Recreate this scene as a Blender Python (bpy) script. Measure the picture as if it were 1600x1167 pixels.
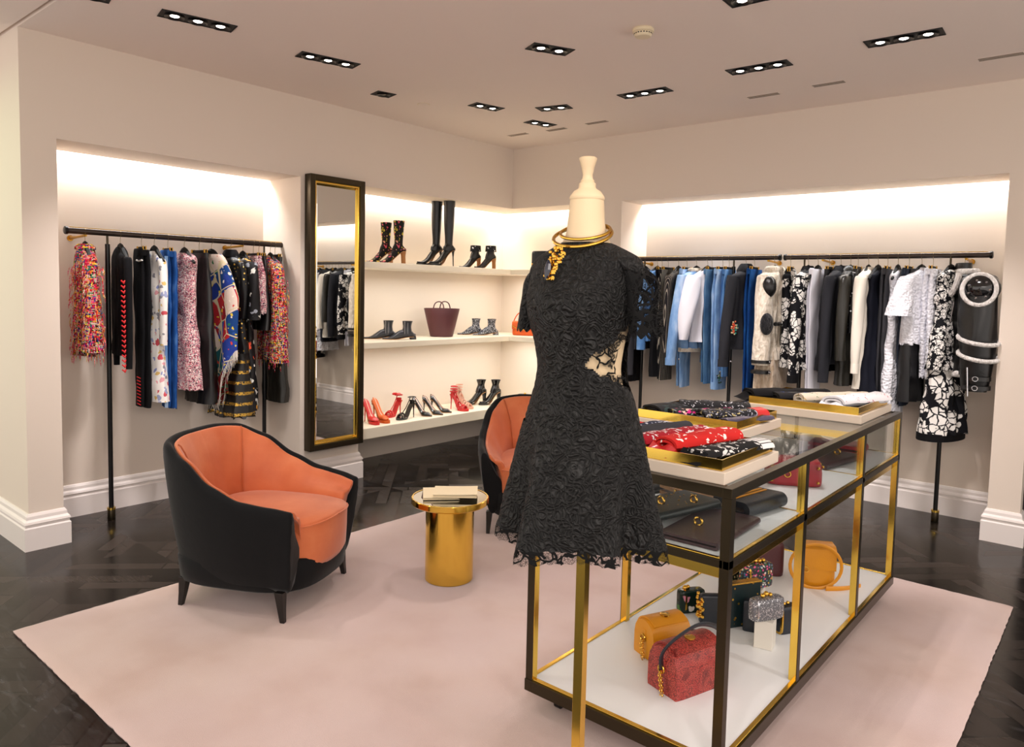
import bpy, math, random
from mathutils import Vector, Matrix, Euler, noise
R = math.radians
C = bpy.context.scene.collection
for o in list(bpy.data.objects): bpy.data.objects.remove(o)
SC = bpy.context.scene

# ------------------------------------------------------------------ camera
cam_d = bpy.data.cameras.new('camera'); cam = bpy.data.objects.new('camera', cam_d); C.objects.link(cam)
SC.camera = cam
cam_d.sensor_width = 36.0; cam_d.lens = 1149.28 / 1600 * 36
cam_d.shift_y = -50.5 / 1600; cam_d.clip_start = .05; cam_d.clip_end = 60
YAW, PITCH, ROLL = .702, -.068, .0223
Bm = Matrix(((1, 0, 0), (0, 0, -1), (0, 1, 0)))
Mx = Matrix.Rotation(YAW, 3, 'Z') @ Matrix.Rotation(PITCH, 3, 'X') @ Bm @ Matrix.Rotation(ROLL, 3, 'Z')
cam.matrix_world = Matrix.Translation((0, 0, 1.55)) @ Mx.to_4x4()

# ------------------------------------------------------------------ world, exposure
w = bpy.data.worlds.new('shop_interior_light'); SC.world = w; w.use_nodes = True
bg = w.node_tree.nodes['Background']
bg.inputs[0].default_value = (1.0, .90, .83, 1); bg.inputs[1].default_value = 1.5
SC.view_settings.view_transform = 'Standard'; SC.view_settings.look = 'None'
SC.view_settings.gamma = 1; SC.view_settings.use_curve_mapping = False
SC.view_settings.exposure = 0.14
try:
    SC.cycles.use_denoising = True; SC.cycles.denoiser = 'OPENIMAGEDENOISE'
    SC.cycles.max_bounces = 8; SC.cycles.transparent_max_bounces = 16
    SC.cycles.sample_clamp_indirect = 6; SC.cycles.caustics_refractive = False; SC.cycles.caustics_reflective = False
except Exception: pass

# ------------------------------------------------------------------ room numbers
XF, YB, ZC, ZN = -4.776, 5.608, 2.94, 2.363       # left wall face, back wall face, ceiling, niche head
XL, YN = -5.285, 6.06                              # niche backs
RODZ, RX, RY = 1.8615, -5.026, 5.814

def area(name, loc, rot, sx, sy, power, col=(1, .93, .84)):
    d = bpy.data.lights.new(name, 'AREA'); d.shape = 'RECTANGLE'; d.size = sx; d.size_y = sy; d.energy = power; d.color = col
    o = bpy.data.objects.new(name, d); C.objects.link(o); o.location = loc; o.rotation_euler = rot
    return o
# cove strips that wash the niches (pointing down; size is x by y)
COVE = (.97, .98, 1)
area('cove_light', (XL + .045, (1.566 + 3.182) / 2, ZN + .06), (0, 0, 0), .05, 1.58, 14, COVE)
area('cove_light', (XL + .045, (3.731 + YN) / 2, ZN + .06), (0, 0, 0), .05, 2.25, 11, (1, .985, .95))
area('cove_light', ((XL - 3.72) / 2, YN - .045, ZN + .06), (0, 0, 0), 1.45, .05, 7, (1, .985, .95))
area('cove_light', (-2.085, YN - .045, ZN + .06), (0, 0, 0), 2.82, .05, 26, COVE)
# strips tucked under the two upper shelves and under the lowest
SHL = (1, .985, .94)
for z, p in ((1.70, 7), (1.035, 7)):
    area('shelf_light', (-4.93, 4.86, z), (0, R(-8), 0), .12, 2.1, p, SHL)
    area('shelf_light', (-4.3, 5.80, z), (R(-8), 0, 0), 1.0, .12, p * .5, SHL)
# large soft light of the sales floor behind the photographer
area('shop_floor_light', (1.9, -1.4, 2.86), (0, 0, 0), 3.6, 3.6, 170, (1, .90, .84))
area('shop_floor_light', (-5.6, .1, 2.80), (0, 0, 0), 2.2, 1.4, 16, (.66, 1, .50))
"""SPOTS"""
def spot(x, y, tx, ty, power, ang=58, col=(1, .91, .90), blend=.6, z=2.925, rad=.035):
    d = bpy.data.lights.new('downlight_beam', 'SPOT'); d.energy = power * .5; d.color = col
    d.spot_size = R(ang); d.spot_blend = blend; d.shadow_soft_size = rad
    o = bpy.data.objects.new('downlight_beam', d); C.objects.link(o); o.location = (x, y, z)
    o.rotation_euler = (Vector((tx, ty, 0)) - Vector((x, y, z))).to_track_quat('-Z', 'Y').to_euler()
    return o

# ------------------------------------------------------------------ object helpers
def tag(o, label=None, cat=None, group=None, kind=None):
    if label: o['label'] = label
    if cat: o['category'] = cat
    if group: o['group'] = group
    if kind: o['kind'] = kind
    return o
def thing(name, label, cat, loc=(0, 0, 0), rz=0, group=None, rx=0, ry=0):
    o = bpy.data.objects.new(name, None); C.objects.link(o); o.empty_display_size = .05
    o.location = loc; o.rotation_euler = (rx, ry, rz)
    return tag(o, label, cat, group)
def copy_thing(src, loc, rz, label, group=None):
    r = src.copy(); C.objects.link(r); r.location = loc; r.rotation_euler = (0, 0, rz); r['label'] = label
    if group: r['group'] = group
    for ch in list(src.children):
        c = ch.copy(); C.objects.link(c); c.parent = r
        for g in ch.children:
            d = g.copy(); C.objects.link(d); d.parent = c
    return r

class MB:
    def __init__(s): s.v = []; s.f = []
    def add(s, vs, fs, m=None):
        b = len(s.v)
        s.v += [tuple(m @ Vector(p)) if m else tuple(p) for p in vs]
        s.f += [tuple(b + i for i in f) for f in fs]
        return s
    def box(s, x0, x1, y0, y1, z0, z1, m=None):
        v = [(x, y, z) for z in (z0, z1) for x, y in ((x0, y0), (x1, y0), (x1, y1), (x0, y1))]
        return s.add(v, [(3, 2, 1, 0), (4, 5, 6, 7), (0, 1, 5, 4), (1, 2, 6, 5), (2, 3, 7, 6), (3, 0, 4, 7)], m)
    def loft(s, rings, cap0=True, cap1=True, closed=True, m=None):
        n = len(rings[0]); vs = [p for r in rings for p in r]; fs = []
        for i in range(len(rings) - 1):
            for j in range(n if closed else n - 1):
                k = (j + 1) % n
                fs.append((i * n + j, i * n + k, (i + 1) * n + k, (i + 1) * n + j))
        if cap0 and closed: fs.append(tuple(range(n))[::-1])
        if cap1 and closed: fs.append(tuple((len(rings) - 1) * n + j for j in range(n)))
        return s.add(vs, fs, m)
    def tube(s, pts, r, n=8, cap=True, flat=1.0, m=None):
        pts = [Vector(p) for p in pts]; rings = []
        rr = r if isinstance(r, (list, tuple)) else [r] * len(pts)
        prev = None
        for i, p in enumerate(pts):
            a = pts[max(0, i - 1)]; b = pts[min(len(pts) - 1, i + 1)]
            t = (b - a).normalized() if (b - a).length > 1e-9 else Vector((0, 0, 1))
            if prev is None:
                u = Vector((0, 0, 1)) if abs(t.z) < .9 else Vector((1, 0, 0))
            else: u = prev
            u = (u - t * u.dot(t)).normalized(); v = t.cross(u); prev = u
            rings.append([p + (u * math.cos(2 * math.pi * k / n) + v * math.sin(2 * math.pi * k / n) * flat) * rr[i] for k in range(n)])
        return s.loft(rings, cap, cap, m=m)
    def ring(s, c, R_, r, n=28, k=8, m=None, axis='Z', sx=1, sy=1):
        pts = []
        vs = []; fs = []
        for i in range(n):
            a = 2 * math.pi * i / n
            for j in range(k):
                b = 2 * math.pi * j / k
                q = (R_ + r * math.cos(b))
                p = Vector((q * math.cos(a) * sx, q * math.sin(a) * sy, r * math.sin(b)))
                if axis == 'X': p = Vector((p.z, p.x, p.y))
                if axis == 'Y': p = Vector((p.x, p.z, p.y))
                vs.append(p + Vector(c))
                fs.append((i * k + j, ((i + 1) % n) * k + j, ((i + 1) % n) * k + (j + 1) % k, i * k + (j + 1) % k))
        return s.add(vs, fs, m)
    def lathe(s, prof, n=32, c=(0, 0, 0), m=None):
        return s.loft([[(c[0] + r * math.cos(2 * math.pi * k / n), c[1] + r * math.sin(2 * math.pi * k / n), c[2] + z) for k in range(n)] for r, z in prof], m=m)
    def ball(s, c, r, n=10, m=None, sz=1):
        pr = []
        for i in range(n // 2 + 1):
            a = math.pi * i / (n // 2); pr.append((max(1e-4, r * math.sin(a)), -r * sz * math.cos(a)))
        return s.lathe(pr, n, c, m)
    def build(s, name, mat, parent=None, smooth=True, bevel=0, sub=0, ang=40, solid=0, kind=None, label=None):
        me = bpy.data.meshes.new(name); me.from_pydata([tuple(p) for p in s.v], [], s.f); me.update()
        import bmesh
        b = bmesh.new(); b.from_mesh(me); bmesh.ops.recalc_face_normals(b, faces=b.faces); b.to_mesh(me); b.free()
        me.materials.append(mat)
        if smooth:
            me.polygons.foreach_set('use_smooth', [True] * len(me.polygons))
            try: me.set_sharp_from_angle(angle=R(ang))
            except Exception: pass
        o = bpy.data.objects.new(name, me); C.objects.link(o)
        if solid:
            q = o.modifiers.new('s', 'SOLIDIFY'); q.thickness = solid; q.offset = 0
        if bevel:
            q = o.modifiers.new('b', 'BEVEL'); q.width = bevel; q.segments = 3; q.limit_method = 'ANGLE'; q.angle_limit = R(35)
        if sub:
            q = o.modifiers.new('u', 'SUBSURF'); q.levels = sub; q.render_levels = sub
        if parent: o.parent = parent
        if kind: o['kind'] = kind
        if label: o['label'] = label
        return o
def sell(cx, cy, z, hx, hy, n=24, e=2.0, fold=0, k=6, ph=0):
    out = []
    for i in range(n):
        a = 2 * math.pi * i / n; c, s_ = math.cos(a), math.sin(a)
        q = (abs(c) ** e + abs(s_) ** e) ** (-1 / e) * (1 + fold * math.sin(k * a + ph) + fold * .5 * math.sin((k * 2 - 1) * a + 2 * ph))
        out.append((cx + hx * q * c, cy + hy * q * s_, z))
    return out
def lerp_prof(prof, m=4):
    """smooth table of tuples sorted along the first column"""
    out = []
    for i in range(len(prof) - 1):
        p0 = prof[max(0, i - 1)]; p1 = prof[i]; p2 = prof[i + 1]; p3 = prof[min(len(prof) - 1, i + 2)]
        for j in range(m):
            t = j / m
            out.append(tuple(.5 * ((2 * b) + (-a + c) * t + (2 * a - 5 * b + 4 * c - d) * t * t + (-a + 3 * b - 3 * c + d) * t ** 3) for a, b, c, d in zip(p0, p1, p2, p3)))
    out.append(tuple(prof[-1])); return out
def curve(pts, m=6): return lerp_prof([tuple(p) for p in pts], m)

# ------------------------------------------------------------------ materials
def srgb(h):
    h = h.lstrip('#'); c = [int(h[i:i + 2], 16) / 255 for i in (0, 2, 4)]
    return tuple((x / 12.92 if x <= .04045 else ((x + .055) / 1.055) ** 2.4) for x in c) + (1,)
class NT:
    def __init__(s, name, rough=.6, metal=0, spec=.5):
        s.m = bpy.data.materials.new(name); s.m.use_nodes = True; s.t = s.m.node_tree; s.p = s.t.nodes['Principled BSDF']
        s.p.inputs['Roughness'].default_value = rough; s.p.inputs['Metallic'].default_value = metal
        s.p.inputs['Specular IOR Level'].default_value = spec
        s.tc = None
    def n(s, typ, **kw):
        nd = s.t.nodes.new('ShaderNode' + typ)
        for k, v in kw.items():
            if k.startswith('i_'):
                key = k[2:].replace('_', ' ')
                inp = nd.inputs[int(key)] if key.isdigit() else nd.inputs[key]
                if hasattr(v, 'links') and hasattr(v, 'is_output'): s.t.links.new(v, inp)
                else: inp.default_value = v
            else: setattr(nd, k, v)
        return nd
    def L(s, a, b): s.t.links.new(a, b)
    def co(s, sc=(1, 1, 1), rot=(0, 0, 0), warp=0, wscale=8):
        if s.tc is None: s.tc = s.n('TexCoord')
        mp = s.n('Mapping', i_Vector=s.tc.outputs['Object']); mp.inputs['Scale'].default_value = sc; mp.inputs['Rotation'].default_value = rot
        out = mp.outputs[0]
        if warp:
            nz = s.n('TexNoise', i_Vector=out); nz.inputs['Scale'].default_value = wscale
            sub = s.n('VectorMath', operation='SUBTRACT'); s.L(nz.outputs['Color'], sub.inputs[0]); sub.inputs[1].default_value = (.5, .5, .5)
            sc_ = s.n('VectorMath', operation='SCALE'); s.L(sub.outputs[0], sc_.inputs[0]); sc_.inputs['Scale'].default_value = warp
            ad = s.n('VectorMath', operation='ADD'); s.L(out, ad.inputs[0]); s.L(sc_.outputs[0], ad.inputs[1]); out = ad.outputs[0]
        return out
    def noise(s, scale, det=3, co=None):
        nd = s.n('TexNoise', i_Vector=co or s.co()); nd.inputs['Scale'].default_value = scale; nd.inputs['Detail'].default_value = det; return nd.outputs[0]
    def vor(s, scale, co=None, feat='F1', rnd=1, out='Distance', dist='EUCLIDEAN'):
        nd = s.n('TexVoronoi', i_Vector=co or s.co(), feature=feat)
        if feat in ('F1', 'F2', 'SMOOTH_F1'): nd.distance = dist
        nd.inputs['Scale'].default_value = scale; nd.inputs['Randomness'].default_value = rnd; return nd.outputs[out]
    def ramp(s, fac, stops, const=False):
        nd = s.n('ValToRGB', i_0=fac); cr = nd.color_ramp
        if const: cr.interpolation = 'CONSTANT'
        while len(cr.elements) < len(stops): cr.elements.new(.5)
        for e, (p, c) in zip(cr.elements, stops):
            e.position = p; e.color = srgb(c) if isinstance(c, str) else (c, c, c, 1)
        return nd.outputs[0]
    def mix(s, fac, a, b, blend='MIX'):
        nd = s.n('Mix', data_type='RGBA', blend_type=blend)
        if hasattr(fac, 'is_output'): s.L(fac, nd.inputs[0])
        else: nd.inputs[0].default_value = fac
        for v, i in ((a, 6), (b, 7)):
            if isinstance(v, str): v = srgb(v)
            if hasattr(v, 'is_output'): s.L(v, nd.inputs[i])
            else: nd.inputs[i].default_value = v
        return nd.outputs[2]
    def math(s, op, a, b=0.0):
        nd = s.n('Math', operation=op)
        for v, i in ((a, 0), (b, 1)):
            if hasattr(v, 'is_output'): s.L(v, nd.inputs[i])
            else: nd.inputs[i].default_value = v
        return nd.outputs[0]
    def col(s, c):
        if isinstance(c, str): c = srgb(c)
        if hasattr(c, 'is_output'): s.L(c, s.p.inputs['Base Color'])
        else: s.p.inputs['Base Color'].default_value = c
        return s
    def bump(s, h, st=.3, d=.01):
        b = s.n('Bump'); b.inputs['Strength'].default_value = st; b.inputs['Distance'].default_value = d; s.L(h, b.inputs['Height']); s.L(b.outputs[0], s.p.inputs['Normal']); return s
    def alpha(s, a): s.L(a, s.p.inputs['Alpha']); return s
def mat(name, c, rough=.6, metal=0, spec=.5, bump=None, coat=0, sheen=0):
    t = NT(name, rough, metal, spec).col(c)
    if bump: t.bump(t.noise(bump[0], 4), bump[1], bump[2] if len(bump) > 2 else .005)
    if coat: t.p.inputs['Coat Weight'].default_value = coat; t.p.inputs['Coat Roughness'].default_value = .08
    if sheen: t.p.inputs['Sheen Weight'].default_value = sheen; t.p.inputs['Sheen Roughness'].default_value = .4
    return t.m
def emit(name, c, st):
    t = NT(name).col('#101010'); t.p.inputs['Emission Color'].default_value = srgb(c); t.p.inputs['Emission Strength'].default_value = st; return t.m
K = {}
K['wall'] = mat('wall_paint', '#e6d9cb', .75, spec=.25, bump=(90, .03))
K['ceil'] = mat('ceiling_paint', '#f3e6dc', .85, spec=.15)
K['trim'] = mat('trim_paint', '#ece4df', .45, spec=.4)
K['shelf'] = mat('shelf_lacquer', '#f3ead4', .35, spec=.5)
K['slot'] = mat('slot_white', '#f4f0ea', .7)
K['brass'] = mat('polished_brass', '#eec658', .14, 1)
K['brassr'] = mat('brushed_brass', '#c9993a', .3, 1)
K['gold'] = mat('bright_gold', '#e0b04c', .18, 1, bump=(60, .3, .003))
K['silver'] = mat('silver_metal', '#cfd0d4', .2, 1)
K['bronze'] = mat('dark_bronze', '#40382a', .3, .85)
K['blackm'] = mat('black_metal', '#0c0b0b', .3, .3)
K['rod'] = mat('gunmetal_rod', '#4a413c', .28, .8)
K['velvetb'] = mat('black_velvet', '#0b0c0e', .8, spec=.2, bump=(35, .15), sheen=.12)
K['plastic'] = mat('cream_plastic', '#e8d9b8', .45)
K['paper'] = mat('cream_paper', '#f3e2bd', .6)
K['mann'] = mat('mannequin_linen', '#e6cda6', .7, bump=(300, .1))
K['hangw'] = mat('black_hanger_wood', '#0b0a0a', .6, spec=.2)
K['wire'] = mat('hook_wire', '#9c8a66', .3, 1)
K['woodleg'] = mat('black_leg_wood', '#100c0a', .35)
K['block'] = mat('white_stone_block', '#ddd8cc', .5)
K['white'] = mat('white_shelf_board', '#eceeed', .4)
K['mirror'] = mat('mirror_silver', '#dcdcd8', .012, 1)

def glass():
    t = NT('clear_glass'); nt = t.t
    out = [n for n in nt.nodes if n.type == 'OUTPUT_MATERIAL'][0]
    tr = nt.nodes.new('ShaderNodeBsdfTransparent'); tr.inputs[0].default_value = (.97, .985, .98, 1)
    gl = nt.nodes.new('ShaderNodeBsdfGlossy'); gl.inputs['Roughness'].default_value = .01
    lw = nt.nodes.new('ShaderNodeLayerWeight'); lw.inputs[0].default_value = .5
    fr = t.n('Math', operation='MULTIPLY_ADD'); nt.links.new(t.math('POWER', lw.outputs['Facing'], 4.5), fr.inputs[0]); fr.inputs[1].default_value = .8; fr.inputs[2].default_value = .03
    mx = nt.nodes.new('ShaderNodeMixShader'); nt.links.new(fr.outputs[0], mx.inputs[0]); nt.links.new(tr.outputs[0], mx.inputs[1]); nt.links.new(gl.outputs[0], mx.inputs[2])
    nt.links.new(mx.outputs[0], out.inputs[0]); return t.m
K['glass'] = glass()
def orange_leather():
    t = NT('coral_orange_velour', .5, spec=.35); n = t.noise(5, 4)
    t.col(t.ramp(n, [(.3, '#c05f33'), (.6, '#cf7042'), (.8, '#da8252')])); t.bump(t.noise(60, 3), .08, .003)
    t.p.inputs['Sheen Weight'].default_value = .25; return t.m
K['orange'] = orange_leather()
def floorwood():
    t = NT('dark_oak_parquet', .3, spec=.5)
    ck = t.n('TexChecker', i_Vector=t.co()); ck.inputs['Scale'].default_value = 1 / .62
    cols = []; facs = []
    for a in (45, -45):
        b = t.n('TexBrick', i_Vector=t.co(rot=(0, 0, R(a))), offset=.5); b.inputs['Scale'].default_value = 1
        b.inputs['Brick Width'].default_value = .62; b.inputs['Row Height'].default_value = .088; b.inputs['Mortar Size'].default_value = .005
        b.inputs['Color1'].default_value = srgb('#0b0908'); b.inputs['Color2'].default_value = srgb('#3a312b'); b.inputs['Mortar'].default_value = srgb('#080706'); b.inputs['Bias'].default_value = -.25; b.inputs['Mortar Smooth'].default_value = 0
        facs.append(b.outputs['Fac']); g = t.noise(9, 6, t.co((1, 14, 1), (0, 0, R(a))))
        cols.append(t.mix(t.ramp(g, [(.35, 0.0), (.8, .35)]), b.outputs[0], '#332c27'))
    c = t.mix(ck.outputs['Fac'], cols[0], cols[1])
    wear = t.noise(9, 8, t.co((1, 4, 1), (0, 0, R(20)), warp=.3, wscale=3)); wm = t.math('MULTIPLY', t.ramp(wear, [(.52, 0.0), (.7, .35)]), t.ramp(t.noise(.55, 1), [(.5, 0.0), (.62, 1.0)]))
    c = t.mix(wm, c, '#59595c')
    t.p.inputs['Specular IOR Level'].default_value = .28; t.col(c); t.L(t.ramp(t.mix(ck.outputs['Fac'], cols[0], cols[1]), [(.0, .14), (.035, .38)]), t.p.inputs['Roughness']); t.bump(t.math('MULTIPLY', t.mix(ck.outputs['Fac'], facs[0], facs[1]), -1), .9, .004); return t.m
K['floor'] = floorwood()
def rugm():
    t = NT('blush_wool_rug', .95, spec=.1); n = t.noise(3.2, 5)
    t.col(t.mix(t.ramp(t.noise(1.3, 2), [(.4, 0.0), (.6, .5)]), t.ramp(n, [(.35, '#bfa69c'), (.5, '#c6afa6'), (.7, '#cab5ad')]), '#c7b2b0'))
    t.bump(t.noise(420, 3), .5, .004); t.p.inputs['Sheen Weight'].default_value = .2; return t.m
K['rug'] = rugm()

def tweed(name, cols, scale=70, rough=.9, bump=.8, st=(1, 1, 1)):
    t = NT(name, rough, spec=.15)
    def sep(o):
        nd = t.n('SeparateColor'); t.L(o, nd.inputs[0]); return nd.outputs[0]
    a = sep(t.vor(scale, t.co((2.6 * st[0], 2.6 * st[1], .55), (R(0), R(35), 0), .02, 20), out='Color'))
    b = sep(t.vor(scale, t.co((.55, .55, 2.6), (0, R(35), 0), .02, 20), out='Color'))
    n_ = len(cols); s1 = [((i + .0) / n_, c) for i, c in enumerate(cols)]; s2 = [((i + .0) / n_, c) for i, c in enumerate(cols[::-1])]
    c = t.mix(t.ramp(t.noise(scale * 1.3, 1), [(.48, 0.0), (.52, 1.0)]), t.ramp(a, s1, True), t.ramp(b, s2, True))
    t.col(c); t.bump(t.vor(scale * 1.2), bump, .008); return t.m
def denim(name, c1, c2, c3):
    t = NT(name, .85, spec=.15); n = t.noise(9, 5, t.co((1.5, 1.5, .6)))
    c = t.ramp(n, [(.3, c1), (.52, c2), (.72, c3)])
    w_ = t.n('TexWave', i_Vector=t.co(rot=(0, R(30), 0))); w_.inputs['Scale'].default_value = 160
    t.col(t.mix(.12, c, w_.outputs[0], 'MULTIPLY')); t.bump(t.noise(200, 2), .25, .002); return t.m
def blossom(name, bg='#0b0c12', fg='#e9e6e0', scale=14, thr=.36, warp=.09, ws=16):
    t = NT(name, .75, spec=.2)
    d = t.vor(scale, t.co((1, 1, 1), (0, 0, .4), warp, ws), rnd=.8)
    d2 = t.vor(scale * 1.7, t.co((1, 1, 1), (0, .6, .2), warp * .5, ws), feat='DISTANCE_TO_EDGE')
    m = t.math('MULTIPLY', t.ramp(d, [(thr, 1.0), (thr + .03, 0.0)]), t.ramp(d2, [(.04, 0.0), (.08, 1.0)]))
    t.col(t.mix(m, bg, fg)); return t.m
def dots(name, bg, cols, scale=30, thr=.25, frac=.5, rough=.6, metal=0, warp=.02, bump=0, bgrough=None):
    """motifs of given colours scattered on a plain ground"""
    t = NT(name, rough, spec=.3); co = t.co((1, 1, 1), (.2, .1, .5), warp, 22)
    d = t.vor(scale, co); cc = t.vor(scale, co, out='Color'); sp = t.n('SeparateColor'); t.L(cc, sp.inputs[0])
    m = t.math('MULTIPLY', t.ramp(d, [(thr, 1.0), (thr + .05, 0.0)]), t.math('LESS_THAN', sp.outputs[1], frac))
    c = t.ramp(sp.outputs[0], [(i / len(cols), q) for i, q in enumerate(cols)], True)
    t.col(t.mix(m, bg, c))
    if metal: t.L(m, t.p.inputs['Metallic']); t.p.inputs['Roughness'].default_value = .35
    if bump: t.bump(m, bump, .004)
    return t.m
def stripes(name, bg, fg, scale, rot=(0, 0, 0), rough=.75):
    t = NT(name, rough, spec=.2); w_ = t.n('TexWave', i_Vector=t.co(rot=rot), bands_direction='X'); w_.inputs['Scale'].default_value = scale
    t.col(t.mix(t.ramp(w_.outputs[1], [(.86, 0.0), (.92, 1.0)]), bg, fg)); return t.m
def lace(name, c, hole=.08, scale=60, bgalpha=.0, rough=.9, bump=.7, warp=.05):
    t = NT(name, rough, spec=.2).col(c); co = t.co((1, 1, 1), (0, 0, 0), warp, 14)
    e = t.vor(scale, co, feat='DISTANCE_TO_EDGE'); n = t.noise(22, 4, co)
    net = t.ramp(t.vor(scale * 3.2, feat='DISTANCE_TO_EDGE'), [(.05, .55), (.09, bgalpha)])
    m = t.math('MAXIMUM', t.ramp(e, [(hole, 1.0), (hole + .04, 0.0)]), t.math('MAXIMUM', t.ramp(n, [(.50, 0.0), (.54, 1.0)]), net))
    t.alpha(m); t.bump(n, bump, .01); return t.m
def fur(name, c1, c2, scale=60, rough=.95, st=.9):
    t = NT(name, rough, spec=.1); n = t.noise(scale, 4, t.co((1, 1, .5), (0, 0, 0), .03, 30)); t.col(t.ramp(n, [(.35, c1), (.65, c2)])); t.bump(n, st, .02)
    t.p.inputs['Sheen Weight'].default_value = .3; return t.m
def leather(name, c, rough=.35, sc=120, coat=0):
    t = NT(name, rough, spec=.5).col(c); t.bump(t.vor(sc), .15, .002)
    if coat: t.p.inputs['Coat Weight'].default_value = coat
    return t.m
K['tw1'] = tweed('multicolour_tweed', ['#b3123a', '#e0407a', '#201a1c', '#e8c53a', '#b4a694', '#c8202a', '#1d3c86', '#e86c28', '#c4b0a0', '#8f1030', '#2a7a48', '#181416'], 62)
K['tw2'] = tweed('pink_boucle_tweed', ['#e9c9c0', '#c88890', '#2a2234', '#f0e6e0', '#d8788a', '#a03848', '#e8d8d0', '#6a4a60'], 120)
K['fringe1'] = tweed('fringe_yarn', ['#c41848', '#e8487a', '#e8c53a', '#d02a30', '#efe0d0', '#e23a62'], 60)
K['jeanb'] = denim('blue_denim', '#12356c', '#1f4f92', '#5a86bf')
K['jeanbright'] = denim('deep_blue_denim', '#0b2f6a', '#10407c', '#1c5390')
K['jeanl'] = denim('light_wash_denim', '#5f87bb', '#84a9d4', '#b9cfe8')
K['jeanm'] = denim('mid_wash_denim', '#3c6aa6', '#5c8cc4', '#86acd8')
K['jeand'] = denim('faded_teal_denim', '#35597f', '#4d7397', '#6e90b0')
K['blk'] = mat('black_wool', '#0d0d10', .85, spec=.2, bump=(120, .2))
K['blk2'] = mat('black_satin', '#0b0b0e', .45, spec=.4)
K['char'] = mat('charcoal_wool', '#26272c', .85, spec=.2, bump=(120, .2))
K['slate'] = mat('slate_blue_wool', '#2a303c', .85, spec=.2)
K['navy'] = mat('navy_crepe', '#10131f', .8, spec=.2)
K['grey'] = mat('grey_jersey', '#3a3a3e', .9, spec=.15)
K['blackl'] = leather('black_leather', '#0e0e0f', .32)
K['olivel'] = leather('dark_olive_leather', '#1d1c17', .35)
K['patent'] = mat('black_patent', '#08080a', .12, coat=.6)
K['wht'] = mat('white_cotton', '#e6e6ee', .85, spec=.15, bump=(60, .15))
K['cream'] = mat('ivory_silk', '#ece6d8', .55, spec=.35)
K['wlace'] = lace('white_lace', '#e8e8ee', .16, 55, .75, bump=.6)
K['wemb'] = NT('white_embossed', .8, spec=.2).col('#e8e9f0').m
_t = NT('white_broderie', .8, spec=.2).col('#e8e9f0'); _t.bump(_t.vor(55), .9, .01); K['wemb'] = _t.m
K['flor'] = dots('white_floral_embroidery', '#ece8e2', ['#c8505a', '#8a94c4', '#d9b870', '#8a8a90', '#e0a0a6', '#9aa2c4'], 30, .44, .55, warp=.05)
K['bloss'] = blossom('blossom_print', scale=13, thr=.52)
K['bloss2'] = blossom('small_blossom_print', scale=26, thr=.55)
K['bloss3'] = blossom('large_blossom_print', scale=10, thr=.56)
K['pin'] = stripes('pinstripe', '#131214', '#a8a090', 22, (0, 0, 0))
K['pin2'] = stripes('fine_pinstripe', '#141316', '#8c8478', 34, (0, 0, 0))
K['stud'] = dots('gold_studded_black', '#0c0c0e', ['#e2b34c', '#f2cf70'], 34, .2, .75, metal=1, warp=0, bump=.8)
K['sstud'] = dots('silver_studded_black', '#0d0d10', ['#dcdce2', '#f2f2f6'], 40, .22, .7, metal=1, warp=0, bump=.8)
K['emb'] = dots('embroidered_black', '#0e0d0f', ['#d8d4cc', '#d2482a', '#e0a03a', '#8f949c', '#d0d0c8'], 20, .36, .6, warp=.08)
K['shawl'] = None
def shawlm():
    t = NT('tapestry_shawl', .85, spec=.15)
    co = t.co((1, 1, 1), (0, R(28), 0))
    cc = t.vor(6, co, out='Color', rnd=.2, dist='CHEBYCHEV'); sp = t.n('SeparateColor'); t.L(cc, sp.inputs[0])
    base = t.ramp(sp.outputs[0], [(0, '#1b3f78'), (.22, '#a8262c'), (.42, '#d9c6b8'), (.52, '#1f5a5e'), (.78, '#253a8a'), (.9, '#7a1c28')], True)
    cc2 = t.vor(30, t.co((1, 1, 1), (0, R(28), 0), .05, 25), out='Color'); sp2 = t.n('SeparateColor'); t.L(cc2, sp2.inputs[0])
    d = t.vor(30, t.co((1, 1, 1), (0, R(28), 0), .05, 25))
    mo = t.ramp(sp2.outputs[0], [(0, '#d8c23c'), (.2, '#c8443a'), (.4, '#2f7a4c'), (.6, '#e8dccb'), (.8, '#2a4c96')], True)
    m = t.math('MULTIPLY', t.ramp(d, [(.3, 1.0), (.34, 0.0)]), t.math('LESS_THAN', sp2.outputs[1], .65))
    e = t.ramp(t.vor(6, co, feat='DISTANCE_TO_EDGE', rnd=.35), [(.018, 1.0), (.026, 0.0)])
    t.col(t.mix(e, t.mix(m, base, mo), '#cdbf9c')); t.bump(t.noise(90, 2), .4, .004); return t.m
K['shawl'] = shawlm()
K['fringew'] = mat('cream_fringe', '#d8d0c4', .9)
K['tulle'] = lace('black_gold_tulle', '#0c0b0a', .22, 30, .78, bump=.5)
_t = NT('gold_band_tulle', .5); _w = _t.n('TexWave', i_Vector=_t.co(), bands_direction='Z'); _w.inputs['Scale'].default_value = 4.2
_m = _t.math('MULTIPLY', _t.ramp(_w.outputs[1], [(.78, 0.0), (.84, 1.0)]), _t.ramp(_t.noise(70, 2), [(.42, 0.0), (.5, 1.0)]))
_t.col(_t.mix(_m, '#0b0a0a', '#caa24a')); _t.L(_m, _t.p.inputs['Metallic']); K['goldband'] = _t.m
K['shear'] = fur('cream_shearling', '#cfc2ae', '#efe6d6', 45)
K['furtan'] = fur('pale_tan_fur', '#c2ab90', '#e2d2bd', 40)
K['furblk'] = fur('black_fur', '#08080a', '#26262a', 70)
K['wfur'] = fur('white_shearling_trim', '#cfcac4', '#f0ece8', 80)
K['tan'] = leather('amber_leather', '#d18a14', .38)
K['burg'] = leather('burgundy_leather', '#54282c', .45, 200)
K['plum'] = leather('dark_plum_leather', '#3a2225', .35, 200)
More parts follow.
